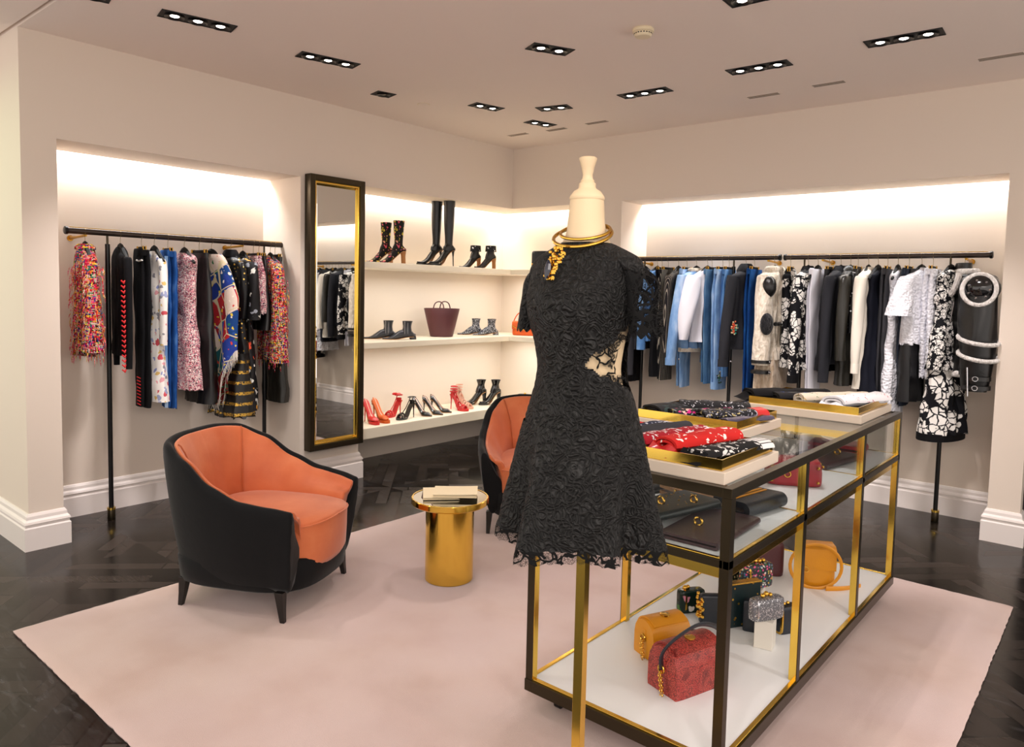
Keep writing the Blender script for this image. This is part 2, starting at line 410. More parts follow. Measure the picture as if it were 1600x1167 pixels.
K['redl'] = leather('crimson_leather', '#a3202c', .35)
K['nav'] = leather('navy_leather', '#1a2029', .35)
K['teal'] = leather('dark_teal_leather', '#14201f', .35)
_t = NT('red_snakeskin', .35); _d = _t.vor(150, _t.co((1, .7, 1)), feat='DISTANCE_TO_EDGE'); _n = _t.noise(14, 4, _t.co((1, 1, 1), (0, 0, 0), .2, 6))
_t.col(_t.mix(_t.ramp(_d, [(.05, 1.0), (.12, 0.0)]), _t.ramp(_n, [(.4, '#a8302a'), (.55, '#b8483c'), (.66, '#7a2420')]), '#641c1a')); _t.bump(_d, .5, .003); K['snake'] = _t.m
K['redp'] = mat('red_suede', '#c41a18', .5, coat=.2)
K['orp'] = mat('orange_suede', '#c95a12', .6)
K['nude'] = mat('nude_leather', '#d9a58c', .45)
K['pewter'] = leather('pewter_leather', '#34363c', .3)
K['pspot'] = dots('silver_spotted_leather', '#3a3c44', ['#c8ccd4', '#e0e2e8'], 120, .36, .8, .35, warp=0)
K['bootfl'] = dots('floral_embroidered_suede', '#0e0d0c', ['#d8c040', '#d86078', '#e0a888', '#c8b83a', '#d05068'], 42, .40, .62, warp=.08)
K['heelwood'] = mat('stacked_heel_wood', '#a8703a', .5)
K['sole'] = mat('tan_sole', '#b8875a', .6)
K['orbag'] = leather('orange_leather', '#d85a14', .4)
K['green'] = dots('lily_print_green', '#12251f', ['#3f6a2c', '#e8e4dc', '#d890a0', '#4a7a38'], 22, .42, .55, .2, warp=.06)
K['jewel'] = dots('jewelled_mosaic', '#3a3c40', ['#e8e4dc', '#3c7a4a', '#e85a90', '#d8b45a', '#5a7a9a', '#e88a70'], 90, .42, .95, .2, metal=0, warp=.02, bump=.8)
K['pave'] = dots('silver_pave', '#6c6c70', ['#d8d8dc', '#a8a8b0', '#f0f0f4'], 150, .4, .95, .2, metal=1, warp=0, bump=.8)
def scarf(name, bg, cols, scale=26, frac=.6, thr=.34, warp=.12): return dots(name, bg, cols, scale, thr, frac, .8, warp=warp)
# ------------------------------------------------------------------ room shell
def wbox(name, x0, x1, y0, y1, z0, z1, m, kind='structure', **k):
    return MB().box(x0, x1, y0, y1, z0, z1).build(name, m, smooth=False, kind=kind, **k)
wbox('floor', -8.2, 2.4, -2.2, YN + .1, -.1, 0, K['floor'])
wbox('ceiling', -8.2, 2.4, 1.385, YN + .1, ZC, ZC + .12, K['ceil'])
MB().box(-8.2, 2.4, -2.2, 1.36, ZC, ZC + .12).build('ceiling', K['ceil'], smooth=False, kind='structure')
wbox('ceiling', -8.2, 2.4, 1.36, 1.385, ZC + .03, ZC + .12, K['ceil'])
# left wall: pier, bulkhead with lamp slot behind it, mirror pier, niche backs
def wb(name, *a): return MB().box(*a).build(name, K['wall'], smooth=False, kind='structure')
wb('wall_left', -8.2, XF, 1.385, 1.566, 0, ZC)                       # pier by the entrance
wb('wall_left', XL + .09, XF, 1.566, YB, ZN, ZC)                     # bulkhead over the niches
wb('wall_left', XL, XL + .09, 1.566, YN, ZN + .09, ZC)
wb('wall_left', XL - .1, XL, 1.566, YN + .1, 0, ZC)                  # niche back
wb('wall_left', XL, XF, 3.182, 3.731, 0, ZN)                         # mirror pier
wb('wall_back', XL + .09, 1.2, YB, YN - .09, ZN, ZC)
wb('wall_back', XL, 1.2, YN - .09, YN, ZN + .09, ZC)
wb('wall_back', XL - .1, 1.2, YN, YN + .1, 0, ZC)
wb('wall_back', -3.72, -3.511, YB, YN, 0, ZN)
wb('wall_back', -.66, -.483, YB, YN, 0, ZN)
dk = mat('opening_shade_paint', '#1d1510', .4)
wbox('opening_shade_1', -.483, 1.2, YB + .12, YN, 0, ZN, dk)  # solid panel in the open end; its dark colour stands for the unlit depth
def base_profile(x0, y0, x1, y1, nx, ny):
    """moulded skirting along a segment; (nx, ny) points into the room"""
    prof = [(0, 0), (.030, 0), (.030, .128), (.024, .136), (.024, .150), (.030, .154), (.026, .166), (.016, .178), (.014, .196), (.006, .210), (0, .212)]
    return [[(x + nx * d, y + ny * d, z) for d, z in prof] for x, y in ((x0, y0), (x1, y1))]
def skirt(name, pts, normals):
    """polyline of skirting with mitred corners"""
    mb = MB(); prof = [(0, 0), (.030, 0), (.030, .128), (.024, .136), (.024, .150), (.030, .154), (.026, .166), (.016, .178), (.014, .196), (.006, .210), (0, .212)]
    rings = []
    for (x, y), (nx, ny) in zip(pts, normals): rings.append([(x + nx * d, y + ny * d, z) for d, z in prof])
    mb.loft(rings, closed=True); return mb.build(name, K['trim'], smooth=False, kind='structure')
skirt('baseboard_left', [(-8.2, 1.385), (XF, 1.385), (XF, 1.566), (XL, 1.566), (XL, 3.182), (XF, 3.182), (XF, 3.731), (XL, 3.731)],
      [(0, -1), (1, -1), (1, 1), (1, 1), (1, -1), (1, -1), (1, 1), (0, 1)])
skirt('baseboard_back', [(-3.72, YN), (-3.72, YB), (-3.511, YB), (-3.511, YN), (-.66, YN), (-.66, YB), (-.483, YB), (-.483, YB + .12)],
      [(-1, 0), (-1, -1), (1, -1), (1, -1), (-1, -1), (-1, -1), (1, -1), (1, 0)])

# rug
def rug():
    x0, x1, y0, y1, h = -3.68, -.386, 1.0, 4.433, .014
    rnd = random.Random(3); per = []; nx = 170
    for i in range(nx): per.append((x0 + (x1 - x0) * i / nx, y0))
    for i in range(nx): per.append((x1, y0 + (y1 - y0) * i / nx))
    for i in range(nx): per.append((x1 - (x1 - x0) * i / nx, y1))
    for i in range(nx): per.append((x0, y1 - (y1 - y0) * i / nx))
    cx, cy = (x0 + x1) / 2, (y0 + y1) / 2
    j = [rnd.uniform(-.0022, .0022) for _ in per]
    rings = []
    for d, z in ((0, 0), (.004, h * .6), (-.006, h), (-.05, h)):
        rings.append([(cx + (x - cx) * (1 + (d + e) / 1.7), cy + (y - cy) * (1 + (d + e) / 1.7), z) for (x, y), e in zip(per, j)])
    mb = MB().loft(rings, cap0=False, cap1=True)
    return tag(mb.build('rug', K['rug']), 'large blush pink wool rug on the dark parquet under the armchairs', 'rug')
rug()
RUG = .014

# shelves of the lit corner (L-shaped slabs)
def shelf(z0, z1, label):
    o = thing('wall_shelf', label, 'shelf', (0, 0, z0), group='lit corner shelves')
    mb = MB(); x0, x1, y0, y1, xe = XL, XF, 3.731, YN, -3.72
    v = [(x0, y0), (x1, y0), (x1, YB), (xe, YB), (xe, y1), (x0, y1)]
    mb.add([(x, y, 0) for x, y in v] + [(x, y, z1 - z0) for x, y in v], [(5, 4, 3, 2, 1, 0), (6, 7, 8, 9, 10, 11)] + [(i, (i + 1) % 6, 6 + (i + 1) % 6, 6 + i) for i in range(6)])
    mb.build('slab', K['shelf'], o, smooth=False, bevel=.008)
    return o
shelf(1.712, 1.764, 'top cream shelf in the lit corner, carrying the tall boots')
shelf(1.048, 1.103, 'middle cream shelf in the lit corner, under the burgundy bucket bag')
shelf(.300, .395, 'lowest and thickest cream shelf in the lit corner, carrying the high heels')

# ------------------------------------------------------------------ mirror
def mirror():
    o = thing('wall_mirror', 'tall narrow mirror in a black and gold frame between the clothes and the shelves', 'mirror', (XF + .004, 0, 0))
    y0, y1, z0, z1, d, w_ = 3.215, 3.722, .30, 2.385, .075, .045
    def fr(a, b_, x0, x1, zz0, zz1):
        mb = MB()
        mb.box(x0, x1, a, a + w_, zz0, zz1).box(x0, x1, b_ - w_, b_, zz0, zz1).box(x0, x1, a + w_, b_ - w_, zz0, zz0 + w_).box(x0, x1, a + w_, b_ - w_, zz1 - w_, zz1); return mb
    fr(y0, y1, 0, d, z0, z1).build('frame', K['bronze'], o, smooth=False, bevel=.004)
    w2 = w_; 
    mb = MB(); a, b_, c, e, t = y0 + w_, y1 - w_, z0 + w_, z1 - w_, .016
    mb.box(0, d - .012, a, a + t, c, e).box(0, d - .012, b_ - t, b_, c, e).box(0, d - .012, a + t, b_ - t, c, c + t).box(0, d - .012, a + t, b_ - t, e - t, e)
    mb.build('gilt_liner', K['brass'], o, smooth=False, bevel=.003)
    a += t; b_ -= t; c += t; e -= t; v = .018
    xo, xi = d - .034, d - .028
    mb = MB().add([(xo, a, c), (xo, b_, c), (xo, b_, e), (xo, a, e), (xi, a + v, c + v), (xi, b_ - v, c + v), (xi, b_ - v, e - v), (xi, a + v, e - v)],
                  [(4, 5, 6, 7), (0, 1, 5, 4), (1, 2, 6, 5), (2, 3, 7, 6), (3, 0, 4, 7)])
    mb.build('mirror_glass', K['mirror'], o, smooth=False)
mirror()

# ------------------------------------------------------------------ ceiling fittings
lampm = emit('lamp_glow', '#fff6ea', 9)
lampoff = mat('dark_reflector', '#5a5652', .25, .8)
blackin = mat('black_recess', '#0a0909', .6)
def downlight(x, y, a, nl, label, lit=True, tgt=None, pw=30, on=None):
    L_ = .115 * nl + .03; W_ = .125
    o = thing('recessed_downlight', label, 'ceiling light', (x, y, ZC), a, 'black recessed ceiling lights')
    mb = MB(); zb = -.004
    mb.box(-L_ / 2, L_ / 2, -W_ / 2, -W_ / 2 + .006, zb, .0).box(-L_ / 2, L_ / 2, W_ / 2 - .006, W_ / 2, zb, .0)
    mb.box(-L_ / 2, -L_ / 2 + .006, -W_ / 2, W_ / 2, zb, 0).box(L_ / 2 - .006, L_ / 2, -W_ / 2, W_ / 2, zb, 0)
    mb.box(-L_ / 2 + .004, L_ / 2 - .004, -W_ / 2 + .004, W_ / 2 - .004, -.0015, .0)
    mb.build('housing', blackin, o, smooth=False)
    for i in range(nl):
        cx = (i - (nl - 1) / 2) * .115
        MB().lathe([(.046, -.002), (.050, -.008), (.046, -.012), (.036, -.007), (.026, -.003), (.024, -.002)], 24, (cx, 0, 0)).build('gimbal_ring', K['blackm'], o)
        f = lit and (on is None or i in on)
        MB().lathe([(.0005, -.008), (.012, -.0085), (.023, -.004)], 24, (cx, 0, 0)).build('lamp', lampm if f else lampoff, o)
        if f and tgt:
            c, s_ = math.cos(a), math.sin(a); wx, wy = x + c * cx, y + s_ * cx
            spot(wx, wy, tgt[0] + (wx - x) * 2.2, tgt[1] + (wy - y) * 2.2, pw)
Y_, X_ = R(77), R(2)
downlight(-3.88, 1.955, Y_, 3, 'long black triple ceiling light nearest the left pier', tgt=(-4.9, 1.9), pw=100)
downlight(-3.875, 2.775, Y_, 3, 'long black triple ceiling light above the left clothes rack', tgt=(-4.9, 2.8), pw=100)
downlight(-4.215, 3.493, Y_, 1, 'single small unlit square ceiling light above the mirror', lit=False)
downlight(-3.85, 4.19, Y_, 2, 'double ceiling light above the left end of the lit shelves', tgt=(-4.9, 4.2), pw=40)
downlight(-3.855, 4.86, Y_, 2, 'double ceiling light closest to the wall corner', tgt=(-4.9, 5.3), pw=40)
downlight(-3.45, 4.51, X_ + R(12), 2, 'double ceiling light turned crosswise just right of the one in the corner', tgt=(-3.2, 5.7), pw=40)
downlight(-2.686, 4.54, X_, 3, 'triple ceiling light over the blue denim rack', tgt=(-2.7, 5.6), pw=100)
downlight(-1.84, 4.44, X_, 3, 'triple ceiling light over the middle of the back wall', tgt=(-1.8, 5.6), pw=100)
downlight(-1.03, 4.39, X_, 3, 'long triple ceiling light at the right, above the shearling jacket end', tgt=(-.9, 5.6), pw=100)
downlight(-2.655, 3.42, R(64), 2, 'double ceiling light in the middle of the room beside the smoke detector', tgt=(-2.75, 3.0), pw=50)
downlight(-3.976, 1.42, Y_, 2, 'ceiling light cut by the top edge at the left', tgt=(-3.4, 1.5), pw=50)
downlight(-1.445, 3.40, X_, 2, 'ceiling light cut by the top edge right of the smoke detector', tgt=(-1.2, 3.2), pw=100)
# lamps further back in the shop that light the middle of the room
for (x, y, tx, ty, p) in ((-2.2, 1.0, -3.2, 2.1, 62), (-.6, .6, -1.1, 1.6, 70), (-2.9, 1.1, -2.8, 2.4, 50), (.3, 2.6, -1.0, 3.0, 80), (-1.7, 2.2, -1.5, 2.6, 40), (-.2, 1.4, -.9, 2.3, 40)):
    spot(x, y, tx, ty, p, 66)
def smoke():
    o = thing('smoke_detector', 'round cream smoke detector on the ceiling', 'smoke detector', (-2.065, 3.453, ZC))
    MB().lathe([(.052, 0), (.056, -.004), (.056, -.018), (.050, -.022)], 40).build('base_ring', K['plastic'], o)
    MB().lathe([(.047, -.022), (.047, -.032), (.040, -.042), (.022, -.046), (.001, -.046)], 40).build('cover', K['plastic'], o)
    mb = MB()
    for k in range(20):
        a = 2 * math.pi * k / 20; mb.box(.045, .0478, -.004, .004, -.031, -.025, Matrix.Rotation(a, 4, 'Z'))
    mb.build('slots', mat('dark_slot', '#4a4438', .8), o)
smoke()
def vent(x0, x1, y, label):
    o = thing('linear_vent', label, 'air vent', ((x0 + x1) / 2, y, ZC), 0, 'thin slot vents in the ceiling')
    L_ = (x1 - x0) / 2; mb = MB()
    for j in (-.02, -.0, .02): mb.box(-L_, L_, j - .004, j + .004, -.004, 0)
    mb.build('slats', mat('grey_slat', '#8d8072', .6), o, smooth=False)
    MB().box(-L_ - .01, L_ + .01, -.03, .03, -.0015, 0).build('plate', K['ceil'], o, smooth=False)
for x0, x1, y, l in ((-4.387, -4.177, 5.085, 'slot ceiling vent nearest the room corner'), (-3.975, -3.779, 5.112, 'second slot ceiling vent from the room corner'),
                     (-3.551, -3.351, 5.09, 'slot ceiling vent above the dress form, third from the corner'), (-2.165, -1.951, 5.07, 'slot ceiling vent over the back wall, left one of a pair'),
                     (-1.71, -1.514, 5.035, 'slot ceiling vent over the back wall, right one of a pair'), (-.78, -.565, 5.035, 'slot ceiling vent at the right edge of the photo')):
    vent(x0, x1, y, l)
o = thing('sprinkler_cover', 'small round flat cover on the ceiling above the shelves', 'sprinkler cover', (-4.192, 3.863, ZC))
MB().lathe([(.042, 0), (.042, -.004), (.001, -.005)], 32).build('disc', K['ceil'], o); MB().lathe([(.047, 0), (.047, -.002), (.043, -.002)], 32).build('rim', K['plastic'], o)

# ------------------------------------------------------------------ armchairs
def armchair(label, loc, rz):
    o = thing('armchair', label, 'armchair', (loc[0], loc[1], RUG), rz, 'coral and black tub armchairs')
    half = curve([(-.435, 0), (-.425, .13), (-.365, .285), (-.21, .365), (.0, .395), (.19, .385), (.35, .35)], 7)
    path = [(x, -y) for x, y in half[::-1]] + half[1:]
    n = len(path)
    s_ = [0]
    for i in range(1, n): s_.append(s_[-1] + math.dist(path[i], path[i - 1]))
    T = [2 * a / s_[-1] - 1 for a in s_]
    def zt(t):
        a = abs(t); tab = [(0, .80), (.15, .80), (.3, .785), (.45, .725), (.6, .625), (.75, .565), (.9, .545), (1.0, .525)]
        for (a0, z0), (a1, z1) in zip(tab, tab[1:]):
            if a <= a1 + 1e-9:
                u = (a - a0) / (a1 - a0); u = u * u * (3 - 2 * u) * .5 + u * .5; return z0 + (z1 - z0) * u
    def nrm(i):
        a = path[max(0, i - 1)]; b = path[min(n - 1, i + 1)]; dx, dy = b[0] - a[0], b[1] - a[1]; l = math.hypot(dx, dy)
        return (dy / l, -dx / l)
    ctr = lambda p, nn: 1
    rings = []; inner = []; rim = []
    for i, (x, y) in enumerate(path):
        nx, ny = nrm(i)
        if nx * x + ny * y > 0: nx, ny = -nx, -ny     # point inwards
        z1 = zt(T[i]); lean = .095 - .02 * abs(T[i]) if abs(T[i]) < .9 else .075 - (abs(T[i]) - .9) * .25
        def P(d, z):
            k = (z1 - z) / (z1 - .12); q = d + lean * (k ** 1.5)
            return (x + nx * q - (.03 * k * (abs(T[i]) ** 4)), y + ny * q, z)
        rings.append([P(.03, .118), P(0, .135), P(-.008, .30), P(-.006, z1 - .10), P(-.004, z1 - .022), P(.006, z1 - .004), P(.020, z1), P(.034, z1 - .006), P(.044, z1 - .03), P(.085, z1 - .16), (x + nx * .16, y + ny * .16, .34), (x + nx * .14, y + ny * .14, .20)])
        zz = z1 - .012
        inner.append([P(.050, z1 - .012), P(.044, z1 - .020), P(.052, z1 - .05), (x + nx * .105, y + ny * .105, max(.46, z1 - .17)), (x + nx * .125, y + ny * .125, .42), (x + nx * .15, y + ny * .15, .30), (x + nx * .17, y + ny * .17, .30), (x + nx * .16, y + ny * .16, .44), (x + nx * .13, y + ny * .13, max(.48, z1 - .16)), P(.085, z1 - .055), P(.068, z1 - .020), P(.056, z1 - .010)][::-1])
    MB().loft(rings).build('shell', K['velvetb'], o, ang=60, sub=1)
    MB().loft(inner).build('inner_upholstery', K['orange'], o, ang=60, sub=1)
    # seams on the inner back
    for sg in (-1, 1):
        i = min(range(n), key=lambda j: abs(T[j] - sg * .30)); r = inner[i]
        MB().tube([Vector((r[k][0] * .985, r[k][1] * .985, r[k][2])) for k in (0, 1, 2, 3, 4)], .0035, 6).build('seam_piping', mat('dark_orange_piping', '#b85c30', .6), o)
    # seat cushion
    def seat(z, k, e=3.2):
        out = []
        for j in range(48):
            a = 2 * math.pi * j / 48; c, s2 = math.cos(a), math.sin(a); q = (abs(c) ** e + abs(s2) ** e) ** (-1 / e)
            x = .045 + .315 * q * c * k; y = (.275) * q * s2 * k
            if c > 0: x += .035 * (1 - (y / .28) ** 2) * k
            out.append((x, y, z + (.018 * (1 - (y / .28) ** 2) if z > .38 else 0) - (.0 if c < 0 else .0)))
        return out
    MB().loft([seat(.20, .93), seat(.24, .985), seat(.33, 1.0), seat(.405, 1.005), seat(.418, 1.0), seat(.428, .97), seat(.438, .85), seat(.446, .5), seat(.448, .05)]).build('seat_cushion', K['orange'], o, ang=70)
    mb = MB(); mb.tube([(p[0], p[1], p[2] - .003) for p in seat(.416, 1.012)] + [seat(.416, 1.012)[0]], .0045, 6); mb.build('cushion_piping', K['orange'], o)
    def sstep3(a, b, x): t = max(0, min(1, (x - a) / (b - a))); return t * t * (3 - 2 * t)
    def apr(z, k, f=1):
        out = []
        for j in range(48):
            a = 2 * math.pi * j / 48; c, s2 = math.cos(a), math.sin(a); e = 3.6; q = (abs(c) ** e + abs(s2) ** e) ** (-1 / e)
            x = -.01 + .345 * q * c * k; y = .315 * q * s2 * k
            zz = z
            if z > .2: zz = z + .05 * (min(1, abs(y / .31)) ** 2.2) * sstep3(.05, .28, x)
            if c > 0: x += .03 * (1 - (y / .32) ** 2)
            out.append((x, y, zz))
        return out
    MB().loft([apr(.118, .95), apr(.13, 1.0), apr(.19, 1.02), apr(.235, 1.03), apr(.25, 1.0), apr(.25, .9)]).build('apron', K['velvetb'], o, ang=60)
    for x, y in ((.26, .30), (.26, -.30), (-.27, .26), (-.27, -.26)):
        sx, sy = (1 if x > 0 else -1), (1 if y > 0 else -1)
        mb = MB().loft([[(x + sx * f + a * w_, y + sy * f * .4 + b_ * w_, z) for a, b_ in ((-1, -1), (1, -1), (1, 1), (-1, 1))] for z, w_, f in ((0, .011, .018), (.06, .015, .009), (.14, .021, 0))])
        mb.build('leg', K['woodleg'], o, smooth=False, bevel=.002)
    return o
armchair('coral orange tub armchair with black velvet outside, standing in full view at the left', (-3.275, 1.985), R(27))
armchair('coral orange tub armchair with black velvet outside, half hidden behind the black lace dress', (-2.98, 3.82), R(-52))

# ------------------------------------------------------------------ side table and papers
TX, TY, TZ = -2.714, 2.73, .455
o = thing('side_table', 'round brass drum side table with a mirrored top between the armchairs', 'side table', (TX, TY, RUG))
MB().lathe([(.124, 0), (.128, .004), (.128, .405), (.124, .41), (.01, .41)], 128).build('drum', K['brass'], o, ang=30)
MB().lathe([(.10, .405), (.198, .408), (.205, .414), (.205, .440), (.202, .443), (.196, .443), (.196, .438), (.01, .438)], 128).build('top_rim', K['brass'], o, ang=30)
MB().lathe([(.194, .436), (.194, .4405), (.001, .4405)], 128).build('mirror_top', K['mirror'], o, ang=30)
def folder(label, cx, cy, z, w_, h, rz, t=.012):
    o = thing('paper_folder', label, 'folder', (cx, cy, z), rz)
    MB().box(-w_ / 2, w_ / 2, -h / 2, h / 2, 0, .0022).build('back_cover', K['paper'], o, smooth=False)
    mb = MB()
    for i in range(5): mb.box(-w_ / 2 + .004, w_ / 2 - .006 + .001 * (i % 2), -h / 2 + .004, h / 2 - .004, .0026 + i * (t - .005) / 5, .0026 + (i + .75) * (t - .005) / 5)
    mb.build('sheets', K['paper'], o, smooth=False)
    n = 10; v = []; 
    mb = MB().loft([[(-w_ / 2 + w_ * i / n, y, t - .0022 + zz + .004 * (i / n) ** 3) for y in (-h / 2, h / 2) for zz in ()] or [(-w_ / 2 + w_ * i / n, -h / 2, t - .0022 + .004 * (i / n) ** 3), (-w_ / 2 + w_ * i / n, h / 2, t - .0022 + .004 * (i / n) ** 3), (-w_ / 2 + w_ * i / n, h / 2, t + .004 * (i / n) ** 3), (-w_ / 2 + w_ * i / n, -h / 2, t + .004 * (i / n) ** 3)] for i in range(n + 1)])
    mb.build('front_cover', K['paper'], o, smooth=False)
folder('cream paper folder lying flat underneath the other on the brass table', TX - .055, TY - .015, RUG + .444, .19, .20, YAW + .12)
folder('cream paper folder on top of the other, nearer the dress', TX + .02, TY + .02, RUG + .444 + .0145, .23, .17, YAW + .02, .016)

# ------------------------------------------------------------------ rails on posts
def rail(label, axis, a0, a1, posts, brk, short=()):
    """axis 'y': left wall rail; 'x': back wall rail"""
    loc = (RX, 0, 0) if axis == 'y' else (0, RY, 0)
    o = thing('clothes_rail', label, 'clothes rail', loc)
    def P(a, d=0, z=0): return (d, a, z) if axis == 'y' else (a, -d, z)
    MB().tube([P(a0, 0, RODZ), P(a1, 0, RODZ)], .0195, 20).build('rod', K['rod'], o)
    mb = MB()
    q = .006
    mb.tube([P(a0 + .01, 0, RODZ + .0195), P(a1 - .01, 0, RODZ + .0195)], .0042, 8); mb.build('brass_inlay', K['brass'], o)
    for a in (a0, a1):
        s = -1 if a == a0 else 1
        MB().tube([P(a, 0, RODZ), P(a + s * .004, 0, RODZ), P(a + s * .016, 0, RODZ), P(a + s * .020, 0, RODZ)], [.023, .025, .025, .020], 20).build('end_cap', K['blackm'], o)
    for a in posts:
        p = MB().tube([P(a, 0, .0), P(a, 0, RODZ - .07)], .0145, 18).build('post', K['blackm'], o)
        MB().tube([P(a, 0, RODZ - .072), P(a, 0, RODZ - .012)], .007, 12).build('pin', K['bronze'], p)
        MB().tube([P(a, 0, .001), P(a, 0, .002), P(a, 0, .066), P(a, 0, .074)], [.0235, .024, .024, .020], 24).build('foot_sleeve', K['bronze'], p)
        MB().tube([P(a, 0, .070), P(a, 0, .084)], .0255, 24).build('brass_collar', K['brass'], p)
    d = -(RX - XL) if axis == 'y' else -(YN - RY)
    for a in brk:
        b = MB().tube([P(a, 0, RODZ - .024), P(a, d * .55, RODZ - .030), P(a, d, RODZ - .034)], [.009, .008, .012], 12).build('wall_bracket', K['brassr'], o)
        MB().tube([P(a, d, RODZ - .034), P(a, d + .008, RODZ - .034)], .019, 20).build('bracket_plate', K['brassr'], b)
    return o
rail('dark metal clothes rail on two black posts along the left wall', 'y', 1.70, 3.270, (1.9275, 3.034), (1.80, 2.86))
rail('dark metal clothes rail with the denim, left of the gap in the back wall rails', 'x', -3.50, -2.175, (-2.545, -3.38), (-2.26, -3.45))
rail('dark metal clothes rail with the black and white clothes on the back wall', 'x', -2.115, -.765, (-1.975, -.990), (-1.84, -.90))

# ------------------------------------------------------------------ display case
CX0, CX1, CY0, CY1 = -1.62, -.87, 2.04, 4.09
ZT, ZM, ZB_ = .985, .771, .140
def case():
    o = thing('display_case', 'long brass and glass display case on castors with handbags inside', 'display case', (0, 0, RUG))
    d = -RUG; w_ = .028; e = .0022
    ys = [CY0, 2.685, 3.43, CY1 - w_]
    def B(name, x0, x1, y0, y1, z0, z1, m, par=o, bev=.0015): return MB().box(x0, x1, y0, y1, z0 + d, z1 + d).build(name, m, par, smooth=False, bevel=bev)
    for side, x in ((0, CX0), (1, CX1 - w_)):
        for i, y in enumerate(ys):
            p = B('post', x, x + w_, y, y + w_, .135, .955, K['brass'])
            xo = (x - e, x) if side == 0 else (x + w_, x + w_ + e)
            B('post_cladding', xo[0], xo[1], y, y + w_, .135, .955, K['bronze'], p, 0)
            if i == 0: B('post_cladding', x - (e if side == 0 else 0), x + w_ + (e if side else 0), y - e, y, .135, .955, K['bronze'], p, 0)
            if i == 3: B('post_cladding', x, x + w_, y + w_, y + w_ + e, .135, .955, K['bronze'], p, 0)
    def frame(name, z0, z1, ins, m, ww=w_):
        mb = MB(); a, b_, c, f = CX0 + ins, CX1 - ins, CY0 + ins, CY1 - ins
        z0 += d; z1 += d
        mb.box(a, a + ww, c, f, z0, z1).box(b_ - ww, b_, c, f, z0, z1).box(a + ww, b_ - ww, c, c + ww, z0, z1).box(a + ww, b_ - ww, f - ww, f, z0, z1)
        return mb.build(name, m, o, smooth=False, bevel=.0015)
    frame('top_frame', .955, .985, -e, K['bronze'])
    frame('middle_frame', .742, .768, -e, K['bronze'], .020)
    frame('middle_frame_trim', .768, .7725, .0, K['brass'], .014)
    frame('drawer_frame', .706, .742, .012, K['brass'], .012)
    frame('bottom_frame', .095, .138, -e - .003, K['bronze'], .03)
    frame('bottom_frame_trim', .138, .1445, .001, K['brass'], .016)
    frame('base_plinth', .070, .095, .03, K['brass'], .02)
    B('middle_shelf', CX0 + .014, CX1 - .014, CY0 + .014, CY1 - .014, .744, .7705, K['white'], bev=0)
    B('bottom_board', CX0 + .016, CX1 - .016, CY0 + .016, CY1 - .016, .100, ZB_, K['white'], bev=0)
    for y in (2.70, 3.445): B('shelf_joint', CX0 + .03, CX1 - .03, y - .003, y + .003, .7705, .7725, K['brass'], bev=0)
    B('glass_top', CX0 + .026, CX1 - .026, CY0 + .026, CY1 - .026, .9765, .9825, K['glass'], bev=0)
    for y in (CY0 + .014, CY1 - .014): B('glass_end', CX0 + w_, CX1 - w_, y - .003, y + .003, .7725, .955, K['glass'], bev=0)
    for x in (CX0 + .014, CX1 - .014):
        for i in range(3): B('glass_side', x - .003, x + .003, ys[i] + w_, ys[i + 1], .7725, .955, K['glass'], bev=0)
    for x in (CX0 + .08, CX1 - .06):
        for y in (CY0 + .1, CY1 - .09):
            c = MB().box(x - .02, x + .02, y - .025, y + .025, .058 + d, .071 + d).box(x - .016, x - .012, y - .012, y + .012, .030 + d, .060 + d).box(x + .012, x + .016, y - .012, y + .012, .030 + d, .060 + d).build('castor', K['blackm'], o, smooth=False)
            MB().tube([(x - .011, y, .036 + d), (x + .011, y, .036 + d)], .0215, 24).build('wheel', K['blackm'], c)
case()

# ------------------------------------------------------------------ dress form
def sheerlace():
    t = NT('sparse_black_lace', .85, spec=.2).col('#0d0d0d'); co = t.co((1, 1, 1), (0, 0, 0), .05, 22)
    e = t.vor(30, co, feat='DISTANCE_TO_EDGE'); n = t.noise(15, 3, co); vine = t.ramp(e, [(.05, 1.0), (.08, 0.0)])
    leaf = t.ramp(n, [(.56, 0.0), (.59, 1.0)]); lf = t.math('MULTIPLY', leaf, t.ramp(t.vor(120, feat='DISTANCE_TO_EDGE'), [(.02, 1.0), (.25, .55)]))
    t.alpha(t.math('MAXIMUM', lf, t.math('MULTIPLY', vine, t.ramp(n, [(.47, 0.0), (.5, 1.0)])))); return t.m
def openlace():
    t = NT('open_black_lace', .85, spec=.2).col('#0c0c0c'); co = t.co((1, 1, 1), (0, 0, 0), .06, 18)
    e = t.vor(30, co, feat='DISTANCE_TO_EDGE'); n = t.noise(26, 3, co); net = t.ramp(t.vor(190, feat='DISTANCE_TO_EDGE'), [(.06, .75), (.12, .12)])
    t.alpha(t.math('MAXIMUM', net, t.math('MAXIMUM', t.ramp(e, [(.07, 1.0), (.11, 0.0)]), t.ramp(n, [(.53, 0.0), (.57, 1.0)])))); t.bump(n, .5, .01); return t.m
